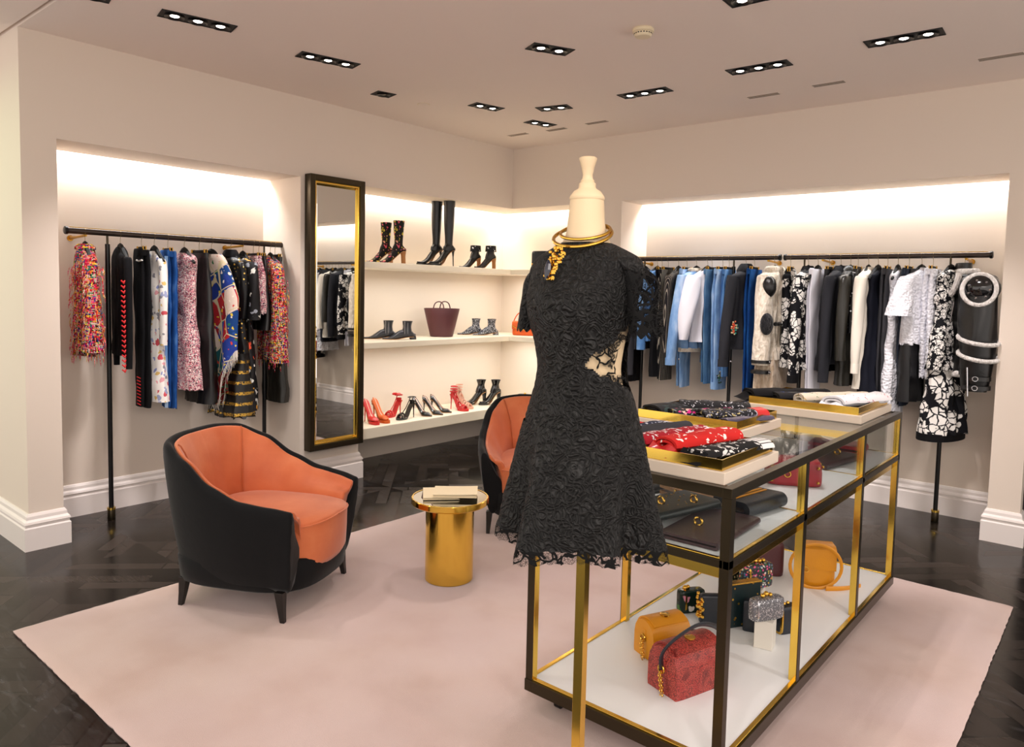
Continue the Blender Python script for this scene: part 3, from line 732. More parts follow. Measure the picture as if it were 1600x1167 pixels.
def dress_form():
    MX, MY = -1.083, 1.564
    rz = R(4)
    o = thing('dress_form', 'cream headless dress form with a wooden neck cap, in front of the display case', 'dress form', (MX, MY, RUG), rz)
    zz = -RUG
    def ZR(z): return 1.55 + (z - 1.55) * .925
    prof = [(.98, .08, .07, .0), (1.10, .120, .095, .005), (1.20, .132, .102, .005), (1.27, .116, .090, .0), (1.335, .104, .082, -.002), (1.40, .112, .090, -.008), (1.47, .128, .106, -.014), (1.53, .138, .108, -.012), (1.585, .138, .090, -.002), (1.62, .138, .076, .004), (1.645, .120, .064, .006), (1.665, .085, .055, .004), (1.70, .056, .050, .002), (1.74, .047, .047, 0), (1.79, .0435, .0435, 0), (1.806, .042, .042, 0)]
    P = [(ZR(z), a, b_, c) for z, a, b_, c in lerp_prof(prof, 5)]
    MB().loft([sell(0, c, z + zz, a, b_, 48, 2.1) for z, a, b_, c in P]).build('torso', K['mann'], o, ang=60)
    MB().lathe([(r_, ZR(z_ - zz) + zz) for r_, z_ in [(.0435, 1.804 + zz), (.045, 1.810 + zz), (.043, 1.815 + zz), (.034, 1.828 + zz), (.024, 1.834 + zz), (.0215, 1.838 + zz), (.0215, 1.849 + zz), (.017, 1.853 + zz), (.0175, 1.857 + zz), (.0135, 1.862 + zz), (.0125, 1.872 + zz), (.0165, 1.893 + zz), (.0225, 1.914 + zz), (.0225, 1.918 + zz), (.018, 1.921 + zz), (.001, 1.921 + zz)]], 36).build('neck_cap', K['mann'], o, ang=45)
    MB().box(.007, .033, -.013, .013, .02, 1.02).build('pole', K['brass'], o, smooth=False, bevel=.001)
    MB().lathe([(.001, 0), (.14, 0), (.14, .012), (.13, .02), (.02, .022), (.001, .022)], 48).build('base_plate', K['brass'], o, ang=30)
    # the dress
    dr = thing('lace_dress', 'short black floral lace dress with a sheer side cutout, on the dress form', 'dress', (MX, MY, RUG), rz)
    n = 144
    body = [(1.165, .158, .126, .006), (1.20, .153, .122, .006), (1.24, .142, .112, .004), (1.29, .128, .100, .0), (1.335, .120, .095, -.002), (1.38, .121, .098, -.006), (1.43, .128, .107, -.012), (1.49, .140, .119, -.016), (1.54, .147, .118, -.013), (1.585, .154, .102, -.003), (1.62, .158, .088, .004), (1.645, .144, .078, .006), (1.664, .112, .070, .007), (1.678, .084, .064, .006), (1.686, .066, .060, .004)]
    PB = [(ZR(z), a, b_, c) for z, a, b_, c in lerp_prof(body, 9)]
    rings = []
    for z, a, b_, c in PB:
        r = []
        for i in range(n):
            t = 2 * math.pi * i / n; e = 2.15; cs, sn = math.cos(t), math.sin(t); q = (abs(cs) ** e + abs(sn) ** e) ** (-1 / e)
            k = 1 + noise.noise(Vector((cs * 5, sn * 4, z * 40))) * .016 + noise.noise(Vector((cs * 11, sn * 9, z * 85))) * .012
            r.append((a * q * cs * k, c + b_ * q * sn * k, z + zz))
        rings.append(r)
    def sheer(i, z):
        t = (i + .5) * 360 / n; t = t - 360 if t > 180 else t
        u = (t + 62) / 88
        if u < 0 or u > 1.05: return False
        wv = .006 * math.sin(t * .35)
        z = 1.55 + (z - 1.55) / .925; return 1.362 - .085 * u ** .8 + wv * .5 < z < 1.362 + .135 * u ** .9 + wv
    vs = [p for r in rings for p in r]; fb = []; fs_ = []
    for j in range(len(rings) - 1):
        zmid = PB[j][0] * .5 + PB[j + 1][0] * .5
        for i in range(n):
            f = (j * n + i, j * n + (i + 1) % n, (j + 1) * n + (i + 1) % n, (j + 1) * n + i)
            (fs_ if sheer(i, zmid) else fb).append(f)
    lb = NT('black_rope_lace', .62, spec=.4)
    co = lb.co((1, 1, 1), (0, 0, 0), .09, 12)
    e1 = lb.vor(52, co, feat='DISTANCE_TO_EDGE'); nn = lb.noise(60, 5, co); rz_ = lb.math('SINE', lb.math('MULTIPLY', lb.vor(21, co), 30))
    h = lb.math('ADD', lb.math('ADD', lb.math('MULTIPLY', rz_, .35), .35), lb.math('ADD', lb.ramp(e1, [(.0, 1.0), (.12, 0.0)]), nn))
    lb.col(lb.ramp(lb.math('MULTIPLY', h, .45), [(.3, '#0a0a0a'), (.75, '#2a2a29')])); lb.bump(h, .9, .012); K['ropelace'] = lb.m
    K['sheer'] = sheerlace()
    K['openl'] = openlace()
    MB().add(vs, fb).build('bodice', K['ropelace'], dr, ang=80)
    MB().add(vs, fs_).build('sheer_panel', K['sheer'], dr, ang=80, label='see-through cream side panel with sparse black lace')
    sk = []; m = 46
    for j in range(m + 1):
        u = j / m; z = ZR(1.185) - u * .300
        r = []
        for i in range(n):
            t = 2 * math.pi * i / n; cs, sn = math.cos(t), math.sin(t)
            fold = (math.sin(t * 7 + .6) * .030 + math.sin(t * 11 + 2.1) * .014 + math.sin(t * 4 + 1) * .016) * u ** 1.15
            k = 1 + noise.noise(Vector((cs * 9, sn * 8, z * 40))) * .014 + noise.noise(Vector((cs * 18, sn * 16, z * 85))) * .010
            a = (.160 + .050 * u ** .85 + fold * .9); b_ = (.128 + .066 * u ** .85 + fold * .9)
            zz2 = z - (.008 * abs(math.sin(t * 26)) + .010 * math.sin(t * 3 + 1)) * (u ** 8) + .01 * math.sin(t - .8) * u
            r.append((a * cs * k, .004 + b_ * sn * k, zz2 + zz))
        sk.append(r)
    MB().loft(sk[:m - 3], False, False).build('skirt', K['ropelace'], dr, ang=80)
    MB().loft(sk[m - 4:], False, False).build('scalloped_hem', K['openl'], dr, ang=80)
    for s in (-1, 1):
        rg = []
        pts = [(.120, 1.640, .040, .045), (.145, 1.628, .046, .056), (.166, 1.603, .042, .062), (.178, 1.565, .036, .064), (.184, 1.52, .034, .066), (.189, 1.475, .034, .068), (.192, 1.447, .036, .070)]
        P2 = [(x - .040 if s < 0 else x - .014, ZR(z), a, b_) for x, z, a, b_ in lerp_prof(pts, 5)]
        for j, (x, z, rx, ry) in enumerate(P2):
            tilt = max(0, 1 - j / 14)
            r = []
            for i in range(64):
                t = 2 * math.pi * i / 64
                k = 1 + .03 * noise.noise(Vector((math.cos(t) * 6, math.sin(t) * 6, z * 30)))
                dx = rx * math.cos(t) * k; 
                zz2 = z - dx * s * 0 + (-dx * .0) + tilt * (-abs(0)) 
                ddx = dx * (1 - .55 * tilt); ddz = dx * .75 * tilt
                sc = -.012 * abs(math.sin(t * 7)) * (j / (len(P2) - 1)) ** 8
                r.append((s * (x + ddx), .004 + ry * math.sin(t) * k, zz2 - ddz * 1.0 + sc + zz))
            rg.append(r)
        MB().loft(rg, True, False).build('sleeve', K['openl'] if s > 0 else K['ropelace'], dr, ang=80, label='short scalloped sleeve of see-through lace' if s > 0 else None)
    # necklace
    nk = thing('collar_necklace', 'gold double-ring collar necklace with a dark stone pendant, on the dress form', 'necklace', (MX, MY, RUG), rz)
    M1 = Matrix.Translation((0, -.004, ZR(1.718) + zz)) @ Matrix.Rotation(R(22), 4, 'X') @ Matrix.Rotation(R(5), 4, 'Y')
    M2 = Matrix.Translation((-.003, -.012, ZR(1.706) + zz)) @ Matrix.Rotation(R(25), 4, 'X') @ Matrix.Rotation(R(5), 4, 'Y')
    MB().ring((0, 0, 0), .064, .0042, 56, 8, M1, sx=1.0, sy=.98).build('upper_ring', K['gold'], nk)
    MB().ring((0, 0, 0), .073, .0045, 56, 8, M2, sx=1.02, sy=1.02).build('lower_ring', K['gold'], nk)
    mb = MB(); rnd = random.Random(5)
    px, py, pz = -.012, -.100, ZR(1.668) + zz
    for i in range(80):
        u = rnd.random(); wd = .024 * (1 - u * .55) * (1 if u > .12 else .6)
        mb.ball((px + rnd.uniform(-wd, wd) - u * .018, py - .006 + rnd.uniform(-.006, .003) - .014 * u, pz - u * .078), rnd.uniform(.003, .0065), 6)
    mb.build('gold_nugget_setting', K['gold'], nk)
    st = [(px - .016 + .000, py - .024, pz - .052)]
    MB().loft([sell(px - .018 - u * .004, py - .024 - .005 * u, pz - .030 - u * .050, .010 * w_, .006 * w_, 6, 1.6) for u, w_ in ((0, .15), (.2, .8), (.5, 1.0), (.8, .7), (1, .1))]).build('dark_stone', mat('dark_blue_crystal', '#1b2030', .08, coat=.5), nk, smooth=False)
dress_form()
# ------------------------------------------------------------------ clothes
def hanger(kind, label, loc, rz, group, w_=.19):
    """kind 'wood' (shoulders) or 'clip' (bar with two clips); origin = rod centre"""
    o = thing('clothes_hanger', label, 'hanger', loc, rz, group)
    top = .0195
    hk = [(-.012, 0, top - .012), (-.010, 0, top - .002), (0, 0, top + .002), (.013, 0, top - .003), (.0175, 0, top - .018), (.014, 0, top - .034), (.004, 0, top - .046), (0, 0, top - .060), (0, 0, -.075)]
    MB().tube(curve(hk, 3), .0017, 6).build('hook', K['wire'], o)
    if kind == 'wood':
        w_ *= .88
        pts = curve([(-w_, 0, -.170), (-w_ * .6, 0, -.132), (-.03, 0, -.086), (0, 0, -.076), (.03, 0, -.086), (w_ * .6, 0, -.132), (w_, 0, -.170)], 4)
        n = len(pts); MB().tube(pts, [.008 + .007 * math.sin(math.pi * i / (n - 1)) ** .5 for i in range(n)], 8).build('shoulder_bar', K['hangw'], o)
        MB().loft([sell(0, 0, z, a, b, 12) for z, a, b in ((-.10, .03, .009), (-.075, .022, .009), (-.060, .008, .007))]).build('neck', K['hangw'], o)
    else:
        MB().box(-w_ * .72, w_ * .72, -.005, .005, -.092, -.074).build('bar', K['hangw'], o, smooth=False, bevel=.003)
        for s in (-1, 1):
            c = MB().box(s * w_ * .62 - .010, s * w_ * .62 + .010, -.011, -.005, -.112, -.070).box(s * w_ * .62 - .010, s * w_ * .62 + .010, .005, .011, -.112, -.070).box(s * w_ * .62 - .008, s * w_ * .62 + .008, -.009, .009, -.086, -.080).build('clip', K['brassr'], o, smooth=False, bevel=.002)
    return o
PR = {  # z, half width, half thickness, offset
 'jacket': [(-.084, .040, .030, 0), (-.100, .062, .042, 0), (-.125, .125, .050, 0), (-.160, .185, .055, 0), (-.26, .19, .060, 0), (-.45, .185, .055, 0), (-.70, .19, .058, 0)],
 'dress': [(-.100, .050, .035, 0), (-.125, .110, .040, 0), (-.155, .150, .042, 0), (-.24, .135, .045, 0), (-.34, .155, .050, 0), (-.48, .135, .045, 0), (-.70, .17, .055, 0), (-1.0, .20, .07, 0)],
 'skirt': [(-.095, .125, .018, 0), (-.13, .13, .024, 0), (-.25, .16, .034, 0), (-.50, .185, .045, 0), (-.80, .20, .055, 0)],
 'trouser': [(-.095, .105, .020, 0), (-.12, .110, .028, 0), (-.25, .118, .036, .01), (-.40, .115, .036, .01), (-.70, .10, .032, .01), (-1.0, .088, .030, .0)],
}
def prof(kind, L_, sw=1, st=1):
    P = PR[kind]; zt, zb = P[0][0], P[-1][0]
    out = []
    for z, a, b, c in P:
        z2 = z if z > -.165 and kind in ('jacket', 'dress') else None
        if z2 is None:
            zr = -.160 if kind in ('jacket', 'dress') else zt
            z2 = zr + (z - zr) / (zb - zr) * (-L_ - zr)
        out.append((z2, a * sw, b * st, c))
    return out
def cloth(mb, P, seed=0, fold=.1, k=7, n=56, hemf=.5, ragged=0, e=2.2, shear=0, wave=0):
    rnd = random.Random(seed); ph = rnd.uniform(0, 6); L_ = lerp_prof(P, 7); z0, z1 = L_[0][0], L_[-1][0]; rings = []
    for z, a, b, c in L_:
        u = (z - z0) / (z1 - z0); r = []
        for i in range(n):
            t = 2 * math.pi * i / n; cs, sn = math.cos(t), math.sin(t); q = (abs(cs) ** e + abs(sn) ** e) ** (-1 / e)
            f = fold * (.25 + .75 * u) * (math.sin(k * cs * 2.2 + ph + 1.2 * (sn > 0)) + .5 * math.sin(k * 1.7 * cs * 2 + 2 * ph))
            x = c + a * q * cs; y = b * q * sn * (1 + f * 1.6) + b * f * .6
            nz = noise.noise(Vector((x * 12 + seed, y * 12, z * 7)))
            y += nz * b * .35; x += nz * .004 + wave * math.sin(u * 9 + ph) * u
            zz = z - shear * cs * u + (rnd.uniform(-ragged, ragged) if u > .97 else 0)
            r.append((x, y, zz))
        rings.append(r)
    return mb.loft(rings)
def sleeve(mb, s, L_, r0=.052, r1=.036, y=0, out=.03, puff=0, seed=0, flat=.75, x0=.165, fwd=0):
    pts = [(s * x0, y, -.155), (s * (x0 + .03), y, -.20), (s * (x0 + .045 + out * .3), y - fwd * .3, -.20 - (L_ - .2) * .35), (s * (x0 + .04 + out * .7), y - fwd * .8, -.20 - (L_ - .2) * .72), (s * (x0 + .03 + out), y - fwd, -L_)]
    P = curve(pts, 5); n = len(P); rings = []; rnd = random.Random(seed + 9 * s)
    ph = rnd.uniform(0, 6)
    for i, (x, yy, z) in enumerate(P):
        u = i / (n - 1); r = r0 + (r1 - r0) * u + puff * math.sin(math.pi * min(1, u * 1.02)) ** 1.0
        if i == 0: r *= .7
        rg = []
        for j in range(28):
            a = 2 * math.pi * j / 28
            k = 1 + .07 * math.sin(3 * a + ph + u * 9) + .06 * noise.noise(Vector((math.cos(a) * 2, math.sin(a) * 2, u * 9 + ph)))
            rg.append((x + r * math.cos(a) * k, yy + r * math.sin(a) * flat * k, z + .25 * r * math.cos(a) * s * (1 - u) * 1.0))
        rings.append(rg)
    return mb.loft(rings)
def garment(kind, name, label, cat, m, loc, rz, L_, hk='wood', group=None, sw=1, st=1, seed=0, fold=.10, sl=None, collar=None, fringe=None, trim=None, hlabel=None, tilt=0, **kw):
    rnd = random.Random(seed + 77)
    rz2 = rz + R(rnd.uniform(-6, 6)) + tilt
    o = thing(name, label, cat, loc, rz2, group)
    P = prof(kind, L_, sw, st)
    if kind in ('trouser',):
        # two legs folded over each other, waistband on top
        for s in (-1, 1):
            Q = [(z, a * .93, b * .62, c + s * .012) for z, a, b, c in P]
            mb = MB(); cloth(mb, Q, seed + s, fold * .6, 4, 40, **kw); mm = Matrix.Translation((s * .012 * 0, s * .016 * st, (0 if s > 0 else .008)))
            mb.v = [tuple(mm @ Vector(p)) for p in mb.v]
            mb.build('trouser_leg', m, o)
        z, a, b, c = P[0]
        MB().loft([sell(c, 0, zz, a * 1.02, b * 1.5 + .004, 32, 2.6) for zz in (-.135, -.13, -.10, -.096)]).build('waistband', m, o)
    else:
        mb = MB(); cloth(mb, P, seed, fold, **kw); mb.build('body' if kind != 'skirt' else 'skirt_panel', m, o)
        if kind == 'skirt':
            z, a, b, c = P[0]
            MB().loft([sell(c, 0, zz, a * 1.02, b * 1.2 + .002, 32, 2.6) for zz in (-.128, -.124, -.098, -.094)]).build('waistband', m, o)
    if sl:
        for s in (-1, 1):
            q = dict(sl)
            if s < 0: q['x0'] = min(q.get('x0', .165), .125 * sw + .01); q['out'] = 0; q['puff'] = min(q.get('puff', 0), .015); q['r1'] = min(q.get('r1', .036), .055); q['r0'] = min(q.get('r0', .05), .055)
            ms = q.pop('m', m); cf = q.pop('cuff', None); Ls = q.pop('L', .62)
            mb = MB(); sleeve(mb, s, Ls, seed=seed, **q); so = mb.build('sleeve', ms, o)
            if cf:
                xe = s * (q.get('x0', .165) + .03 + q.get('out', .03)); r1 = q.get('r1', .036)
                MB().loft([sell(xe, -q.get('fwd', 0), z, r1 * 1.12, r1 * .8, 24) for z in (-Ls + .005, -Ls + .0, -Ls - cf[1], -Ls - cf[1] - .004)]).build('cuff', cf[0], so)
    if collar:
        mc, h, wd = collar
        if wd > .025:
            MB().ring((0, 0, -.100), .058, wd * .62, 32, 12, sx=1.25, sy=.85).build('collar', mc, o)
            collar = None
    if collar:
        MB().loft([sell(0, 0, z, a, b, 32) for z, a, b in ((-.112, .075 + wd, .046 + wd), (-.098, .068 + wd, .046 + wd), (-.098 + h * .7, .050 + wd * .8, .040 + wd * .5), (-.098 + h, .042 + wd * .4, .034 + wd * .3), (-.10 + h * .9, .030, .024), (-.108, .03, .02))]).build('collar', mc, o)
    if fringe:
        mf, nf, lf, zf = fringe; mb = MB(); 
        for i in range(nf):
            t = rnd.uniform(0, 6.28); z = rnd.uniform(zf[0], zf[1]); a = .19 * sw; b = .06 * st
            if sl and rnd.random() < .55:
                s = rnd.choice((-1, 1)); x = s * (.165 + .05 + .02) + .055 * math.cos(t); y = .05 * math.sin(t)
            else: x = a * math.cos(t); y = b * math.sin(t) * 1.05
            dx, dy = math.cos(t) * rnd.uniform(.002, .012), math.sin(t) * rnd.uniform(.002, .012); l = rnd.uniform(.4, 1) * lf
            mb.tube([(x, y, z), (x + dx, y + dy, z - l * .5), (x + dx * 1.3 + rnd.uniform(-.008, .008), y + dy * 1.2, z - l)], [.0022, .002, .001], 4)
        mb.build('loose_yarn_fringe', mf, o, kind='stuff')
    if trim: trim(o)
    if hk:
        h = hanger(hk, hlabel or ('black hanger holding up the ' + short(label)), loc, rz2, 'clothes hangers on the rails', w_=.19 if hk == 'wood' else (.15 if kind != 'trouser' else .12) * min(1.05, sw))
        if h['label'] and kind != 'none': pass
    return o
def short(l):
    wds = l.split()[:11]
    while wds[-1].lower() in ('the', 'a', 'and', 'with', 'of', 'at', 'on', 'in', 'to', 'its', 'left', 'right', 'first', 'whose', 'below', 'behind', 'beside', 'an', 'far', 'end', 'from', 'up', 'white', 'black', 'display'): wds.pop()
    return ' '.join(wds).rstrip(',')
def bands(mt, zs, a, b, h=.012, name='trim_band', c=0):
    def f(o):
        for z in zs: MB().loft([sell(c, 0, zz, a, b, 32, 2.2) for zz in (z, z - .001, z - h, z - h - .001)]).build(name, mt, o)
    return f
LG = 'clothes on the left wall rail'; DG = 'clothes on the denim rail'; BG = 'clothes on the black and white rail'
def GL(y, **kw): return dict(loc=(RX, y, RODZ), rz=R(-4), group=LG, **kw)
def GD(x, **kw): return dict(loc=(x, RY, RODZ), rz=R(-90), group=DG, **kw)
def GB(x, **kw): return dict(loc=(x, RY, RODZ), rz=R(-90), group=BG, **kw)
redbr = mat('red_braid', '#c81418', .6); whbr = mat('white_stitch', '#e8e4e0', .6)
def braid(o):
    mb = MB()
    for k in range(19):
        z = -.30 - k * .031
        for s in (-1, 1): mb.tube([(.205, -.030 + s * .011 - .008, z), (.212, -.034, z - .014), (.212, -.036, z - .020)], [.004, .005, .003], 6)
    mb.build('red_braid', redbr, o, label='red arrow braid down the sleeve')
def tabs(o):
    mb = MB()
    for k in range(9):
        z = -.93 - k * .022; mb.tube([(.040, -.048, z), (.080, -.040, z - .006)], .0035, 6)
    mb.build('red_embroidery', redbr, o, label='red embroidery at the hem')
    MB().tube([(.02, -.036, -.165), (.06, -.036, -.172), (.10, -.026, -.165)], .006, 6).build('white_embroidery', whbr, o)
# --- left wall rail
garment('jacket', 'tweed_jacket', 'red and yellow fringed tweed jacket at the far left end of the left rail', 'jacket', K['tw1'], L_=.76, st=1.1, sw=.74, seed=1, fold=.05, ragged=.02, tilt=R(-10),
        sl=dict(L=.74, r0=.040, r1=.074, out=.045, flat=.85, x0=.115), fringe=(K['fringe1'], 420, .06, (-.2, -.78)), collar=(K['tw1'], .02, .012), **GL(1.797))
garment('jacket', 'knit_sweater', 'black sweater with red arrow braid down its sleeve', 'sweater', K['blk'], L_=.78, st=.7, sw=.75, seed=2, sl=dict(L=.86, r0=.034, r1=.024, out=.0, x0=.14), trim=braid, **GL(2.006))
garment('trouser', 'trousers', 'narrow black trousers with red and white embroidery at the waist and hem', 'trousers', K['blk'], L_=1.14, hk='clip', seed=3, sw=.8, trim=tabs, **GL(2.138))
garment('dress', 'floral_coat', 'white coat embroidered with small red and blue flowers', 'coat', K['flor'], L_=1.10, seed=4, fold=.05, sw=.75, st=.8, sl=dict(L=.72, r0=.035, r1=.03, out=.0, x0=.11, m=K['flor']), **GL(2.221))
garment('trouser', 'jeans', 'deep blue jeans with a frayed pale side stripe and hem', 'jeans', K['jeanb'], L_=1.16, hk='clip', seed=5, sw=.95, ragged=.006,
        trim=lambda o: MB().tube(curve([(.085, -.035, -.13), (.10, -.044, -.4), (.085, -.044, -.8), (.075, -.040, -1.15)], 4), .006, 6, flat=2).build('frayed_stripe', K['jeanl'], o, label='frayed pale stripe'), **GL(2.311))
garment('dress', 'tweed_dress', 'sleeveless pink and navy tweed top with frayed armholes', 'top', K['tw2'], L_=1.03, seed=6, fold=.06, sw=1.0, st=1.15, ragged=.008, **GL(2.425))
garment('skirt', 'leather_skirt', 'wide black leather skirt hanging behind the sleeveless pink tweed top', 'skirt', K['blackl'], L_=1.14, hk='clip', seed=7, sw=1.0, **GL(2.53))
def shawl():
    o = thing('tapestry_shawl', 'fringed blue and red tapestry shawl with flower squares, draped on a hanger', 'shawl', (RX, 2.62, RODZ), R(16), LG)
    rings = []; n = 40
    for j in range(30):
        u = j / 29; r = []
        for i in range(n):
            t = 2 * math.pi * i / n; cs, sn = math.cos(t), math.sin(t)
            hw = .06 + .19 * min(1, u * 2.2) ** .7
            x = .06 + hw * cs; bot = -1.17 + (.40 * max(0, cs) ** 1.1) + .12 * max(0, -cs)
            z = -.10 + (bot + .10) * u + .02 * (1 - u) * 0
            y = -.03 + .022 * (1 if sn > 0 else -1) * abs(sn) ** .4 + .035 * math.sin(cs * 5 + .4 + u) * u - .05 * cs * u
            r.append((x, y, z))
        rings.append(r)
    MB().loft(rings).build('woven_cloth', K['shawl'], o)
    mb = MB(); rnd = random.Random(8)
    last = rings[-1]
    for i in range(0, n):
        a = Vector(last[i]); b = Vector(last[(i + 1) % n])
        for q in range(3):
            p = a.lerp(b, q / 3); mb.tube([p + Vector((0, 0, .01)), p + Vector((rnd.uniform(-.004, .004), 0, -.03)), p + Vector((rnd.uniform(-.01, .01), rnd.uniform(-.004, .004), -.055))], [.002, .002, .001], 4)
    mb.build('cream_fringe', K['fringew'], o, kind='stuff')
    # second layer, the folded tail
    rings = []
    for j in range(16):
        u = j / 15; r = []
        for i in range(24):
            t = 2 * math.pi * i / 24; cs, sn = math.cos(t), math.sin(t)
            x = .15 + (.11 - .05 * u) * cs + .02 * u; z = -.62 - u * (.46 - .22 * max(0, cs)) ; y = .0 + .012 * sn - .03 * math.sin(cs * 3) * u
            r.append((x, y - .03, z))
        rings.append(r)
    MB().loft(rings).build('folded_tail', scarf('tapestry_reverse', '#8f2026', ['#d8c23c', '#2f6a4c', '#e0d4c4', '#2a4c96', '#14282a'], 22, .85, .42), o)
    hanger('wood', 'black hanger holding up the tapestry shawl', (RX, 2.62, RODZ), R(16), 'clothes hangers on the rails', .13)
shawl()
garment('dress', 'studded_dress', 'long black dress with gold studs and gold-banded tulle tiers', 'dress', K['stud'], L_=.80, seed=9, sw=1.0, st=1.1, sl=dict(L=.55, r0=.04, r1=.035, out=.0, x0=.13, m=K['stud']), collar=(K['blk'], .04, .01),
        trim=lambda o: (lambda mb: (cloth(mb, [(-.62, .12, .05, 0), (-.75, .17, .07, 0), (-1.0, .20, .09, 0), (-1.25, .23, .11, .0)], 19, .14, 8, 72, ragged=.02), mb.build('tulle_skirt', K['goldband'], o, label='black tulle skirt with gold bands')))(MB()), **GL(2.765))
garment('dress', 'embroidered_coat', 'black coat embroidered with white, orange and red flowers beside the studded dress', 'coat', K['emb'], L_=1.22, seed=10, sw=1.0, st=.9, sl=dict(L=.56, r0=.05, r1=.06, out=.02, x0=.14, m=K['emb']), **GL(2.86))
garment('skirt', 'tweed_skirt', 'short pink tweed skirt on clips left of the right end jacket', 'skirt', K['tw2'], L_=.52, hk='clip', seed=11, sw=.95, st=1.1, ragged=.01, **GL(2.945))
garment('skirt', 'leather_skirt', 'short black leather skirt showing below the short pink tweed skirt', 'skirt', K['blackl'], L_=.64, hk='clip', seed=12, sw=.9, st=.9, **GL(2.99))
garment('jacket', 'tweed_jacket', 'pink and yellow fringed tweed jacket at the mirror end of the left rail', 'jacket', K['tw1'], L_=.86, st=1.0, sw=.85, seed=13, fold=.05, ragged=.02, tilt=R(-6),
        sl=dict(L=.88, r0=.045, r1=.075, out=.035, flat=.9, x0=.14), fringe=(K['fringe1'], 420, .06, (-.25, -.92)), **GL(3.085))
garment('skirt', 'leather_skirt', 'dark olive leather skirt showing below the jacket at the mirror end', 'skirt', K['olivel'], L_=1.19, hk='clip', seed=14, sw=.92, **GL(3.125))
# --- denim rail (left part of the back wall)
jbtn = K['silver']
def stitches(o):
    mb = MB()
    mb.tube([(.20, .03, -.20), (.19, .06, -.30), (.19, .055, -.5)], .002, 4); mb.build('seam', K['jeanl'], o)
def patch(px, pz, py, cols, nm, nn=26, rr=.05, seed=0):
    def f(o):
        rnd = random.Random(seed); mb = [MB() for _ in cols]
        for i in range(nn):
            a = rnd.uniform(0, 6.28); q = rr * math.sqrt(rnd.random()); k = i % len(cols)
            if k == 0: q *= .5
            mb[k].loft([sell(px + q * math.cos(a), 0, 0, .011, .007, 10, 2)] * 1 + [sell(px + q * math.cos(a), 0, .004, .006, .004, 10, 2)], m=Matrix.Translation((0, py, pz + q * math.sin(a) * 1.3)) @ Matrix.Rotation(R(-90 if py > 0 else 90), 4, 'X'))
        for k, c in enumerate(cols): mb[k].build(nm, mat(nm + '_thread', c, .6), o, kind='stuff')
    return f
garment('trouser', 'trousers', 'wide black trousers just right of the dress form', 'trousers', K['blk'], L_=1.10, hk='clip', seed=21, sw=1.1, **GD(-3.46))
garment('jacket', 'sweatshirt', 'dark grey sweatshirt half hidden behind the dress sleeve', 'sweatshirt', K['grey'], L_=.80, seed=22, st=.9, sl=dict(L=.98, r0=.045, r1=.032, cuff=(K['grey'], .04), out=.01), **GD(-3.37))
garment('jacket', 'denim_jacket', 'mid blue denim jacket seen through the lace sleeve', 'jacket', K['jeanm'], L_=.72, seed=23, st=1.0, sl=dict(L=.74, r0=.055, r1=.042, cuff=(K['jeanm'], .05), out=.02), **GD(-3.25))
garment('skirt', 'skirt', 'black knee-length skirt hanging left of the pinstripe trousers', 'skirt', K['blk'], L_=1.03, hk='clip', seed=24, sw=.8, **GD(-3.205))
garment('trouser', 'pinstripe_trousers', 'black trousers with pale pinstripes', 'trousers', K['pin'], L_=1.06, hk='clip', seed=25, sw=1.2, **GD(-3.145))
garment('jacket', 'pinstripe_shirt', 'black long-sleeved shirt with fine pinstripes beside the pinstripe trousers', 'top', K['pin2'], L_=.78, seed=26, sw=.9, st=.7, sl=dict(L=.80, r0=.05, r1=.04, out=.02), **GD(-3.045))
garment('trouser', 'jeans', 'light blue flared jeans behind the shearling-collared denim jacket', 'jeans', K['jeanl'], L_=1.10, hk='clip', seed=27, sw=1.25, st=1.1, **GD(-2.965))
garment('jacket', 'denim_jacket', 'light blue denim jacket with a cream shearling collar and a cuff button', 'jacket', K['jeanl'], L_=.76, seed=28, st=1.15, tilt=R(-14), sl=dict(L=.84, r0=.065, r1=.045, cuff=(K['jeanl'], .05), out=.12, fwd=0), collar=(K['shear'], .045, .028),
        trim=lambda o: (MB().loft([sell(0, 0, z, .195, .07, 32) for z in (-.755, -.765, -.785, -.79)]).build('shearling_hem', K['shear'], o), MB().ball((.26, .045, -.845), .009, 10).build('cuff_button', jbtn, o)), **GD(-2.875))
garment('jacket', 'blouse', 'white cotton blouse with puffed sleeves between the light denim pieces', 'blouse', K['wht'], L_=.70, seed=29, st=1.1, tilt=R(-14), sl=dict(L=.68, r0=.055, r1=.035, puff=.025, out=.09, flat=1.0), **GD(-2.775))
garment('trouser', 'jeans', 'faded teal jeans whose leg shows below the white blouse', 'jeans', K['jeand'], L_=1.05, hk='clip', seed=30, sw=1.1, **GD(-2.735))
def cuffs(o):
    MB().loft([sell(.0, 0, z, a, .042, 32, 2.4) for z, a in ((-1.035, .088), (-1.03, .094), (-1.09, .094), (-1.088, .086))]).build('turned_up_cuff', K['jeanl'], o, label='paler turned-up hem cuff')
    MB().loft([[(x, .050, z), (x2, .050, z), (x2, .054, z), (x, .054, z)] for x, x2, z in ((-.055, .055, -.20), (-.055, .055, -.30), (-.03, .03, -.34))]).build('back_pocket', K['jeanm'], o)
    patch(.06, -.97, .048, ['#d8d0b8', '#1c1c1c', '#3a7a5a'], 'leg_embroidery', 30, .05, 5)(o)
garment('trouser', 'jeans', 'light blue jeans with a back pocket, an embroidered leg and turned-up cuffs', 'jeans', K['jeanl'], L_=1.09, hk='clip', seed=31, sw=1.1, st=1.25, trim=cuffs, **GD(-2.64))
garment('trouser', 'jeans', 'mid blue jeans tucked right of the pair with turned-up cuffs', 'jeans', K['jeanm'], L_=.98, hk='clip', seed=32, sw=.9, **GD(-2.585))
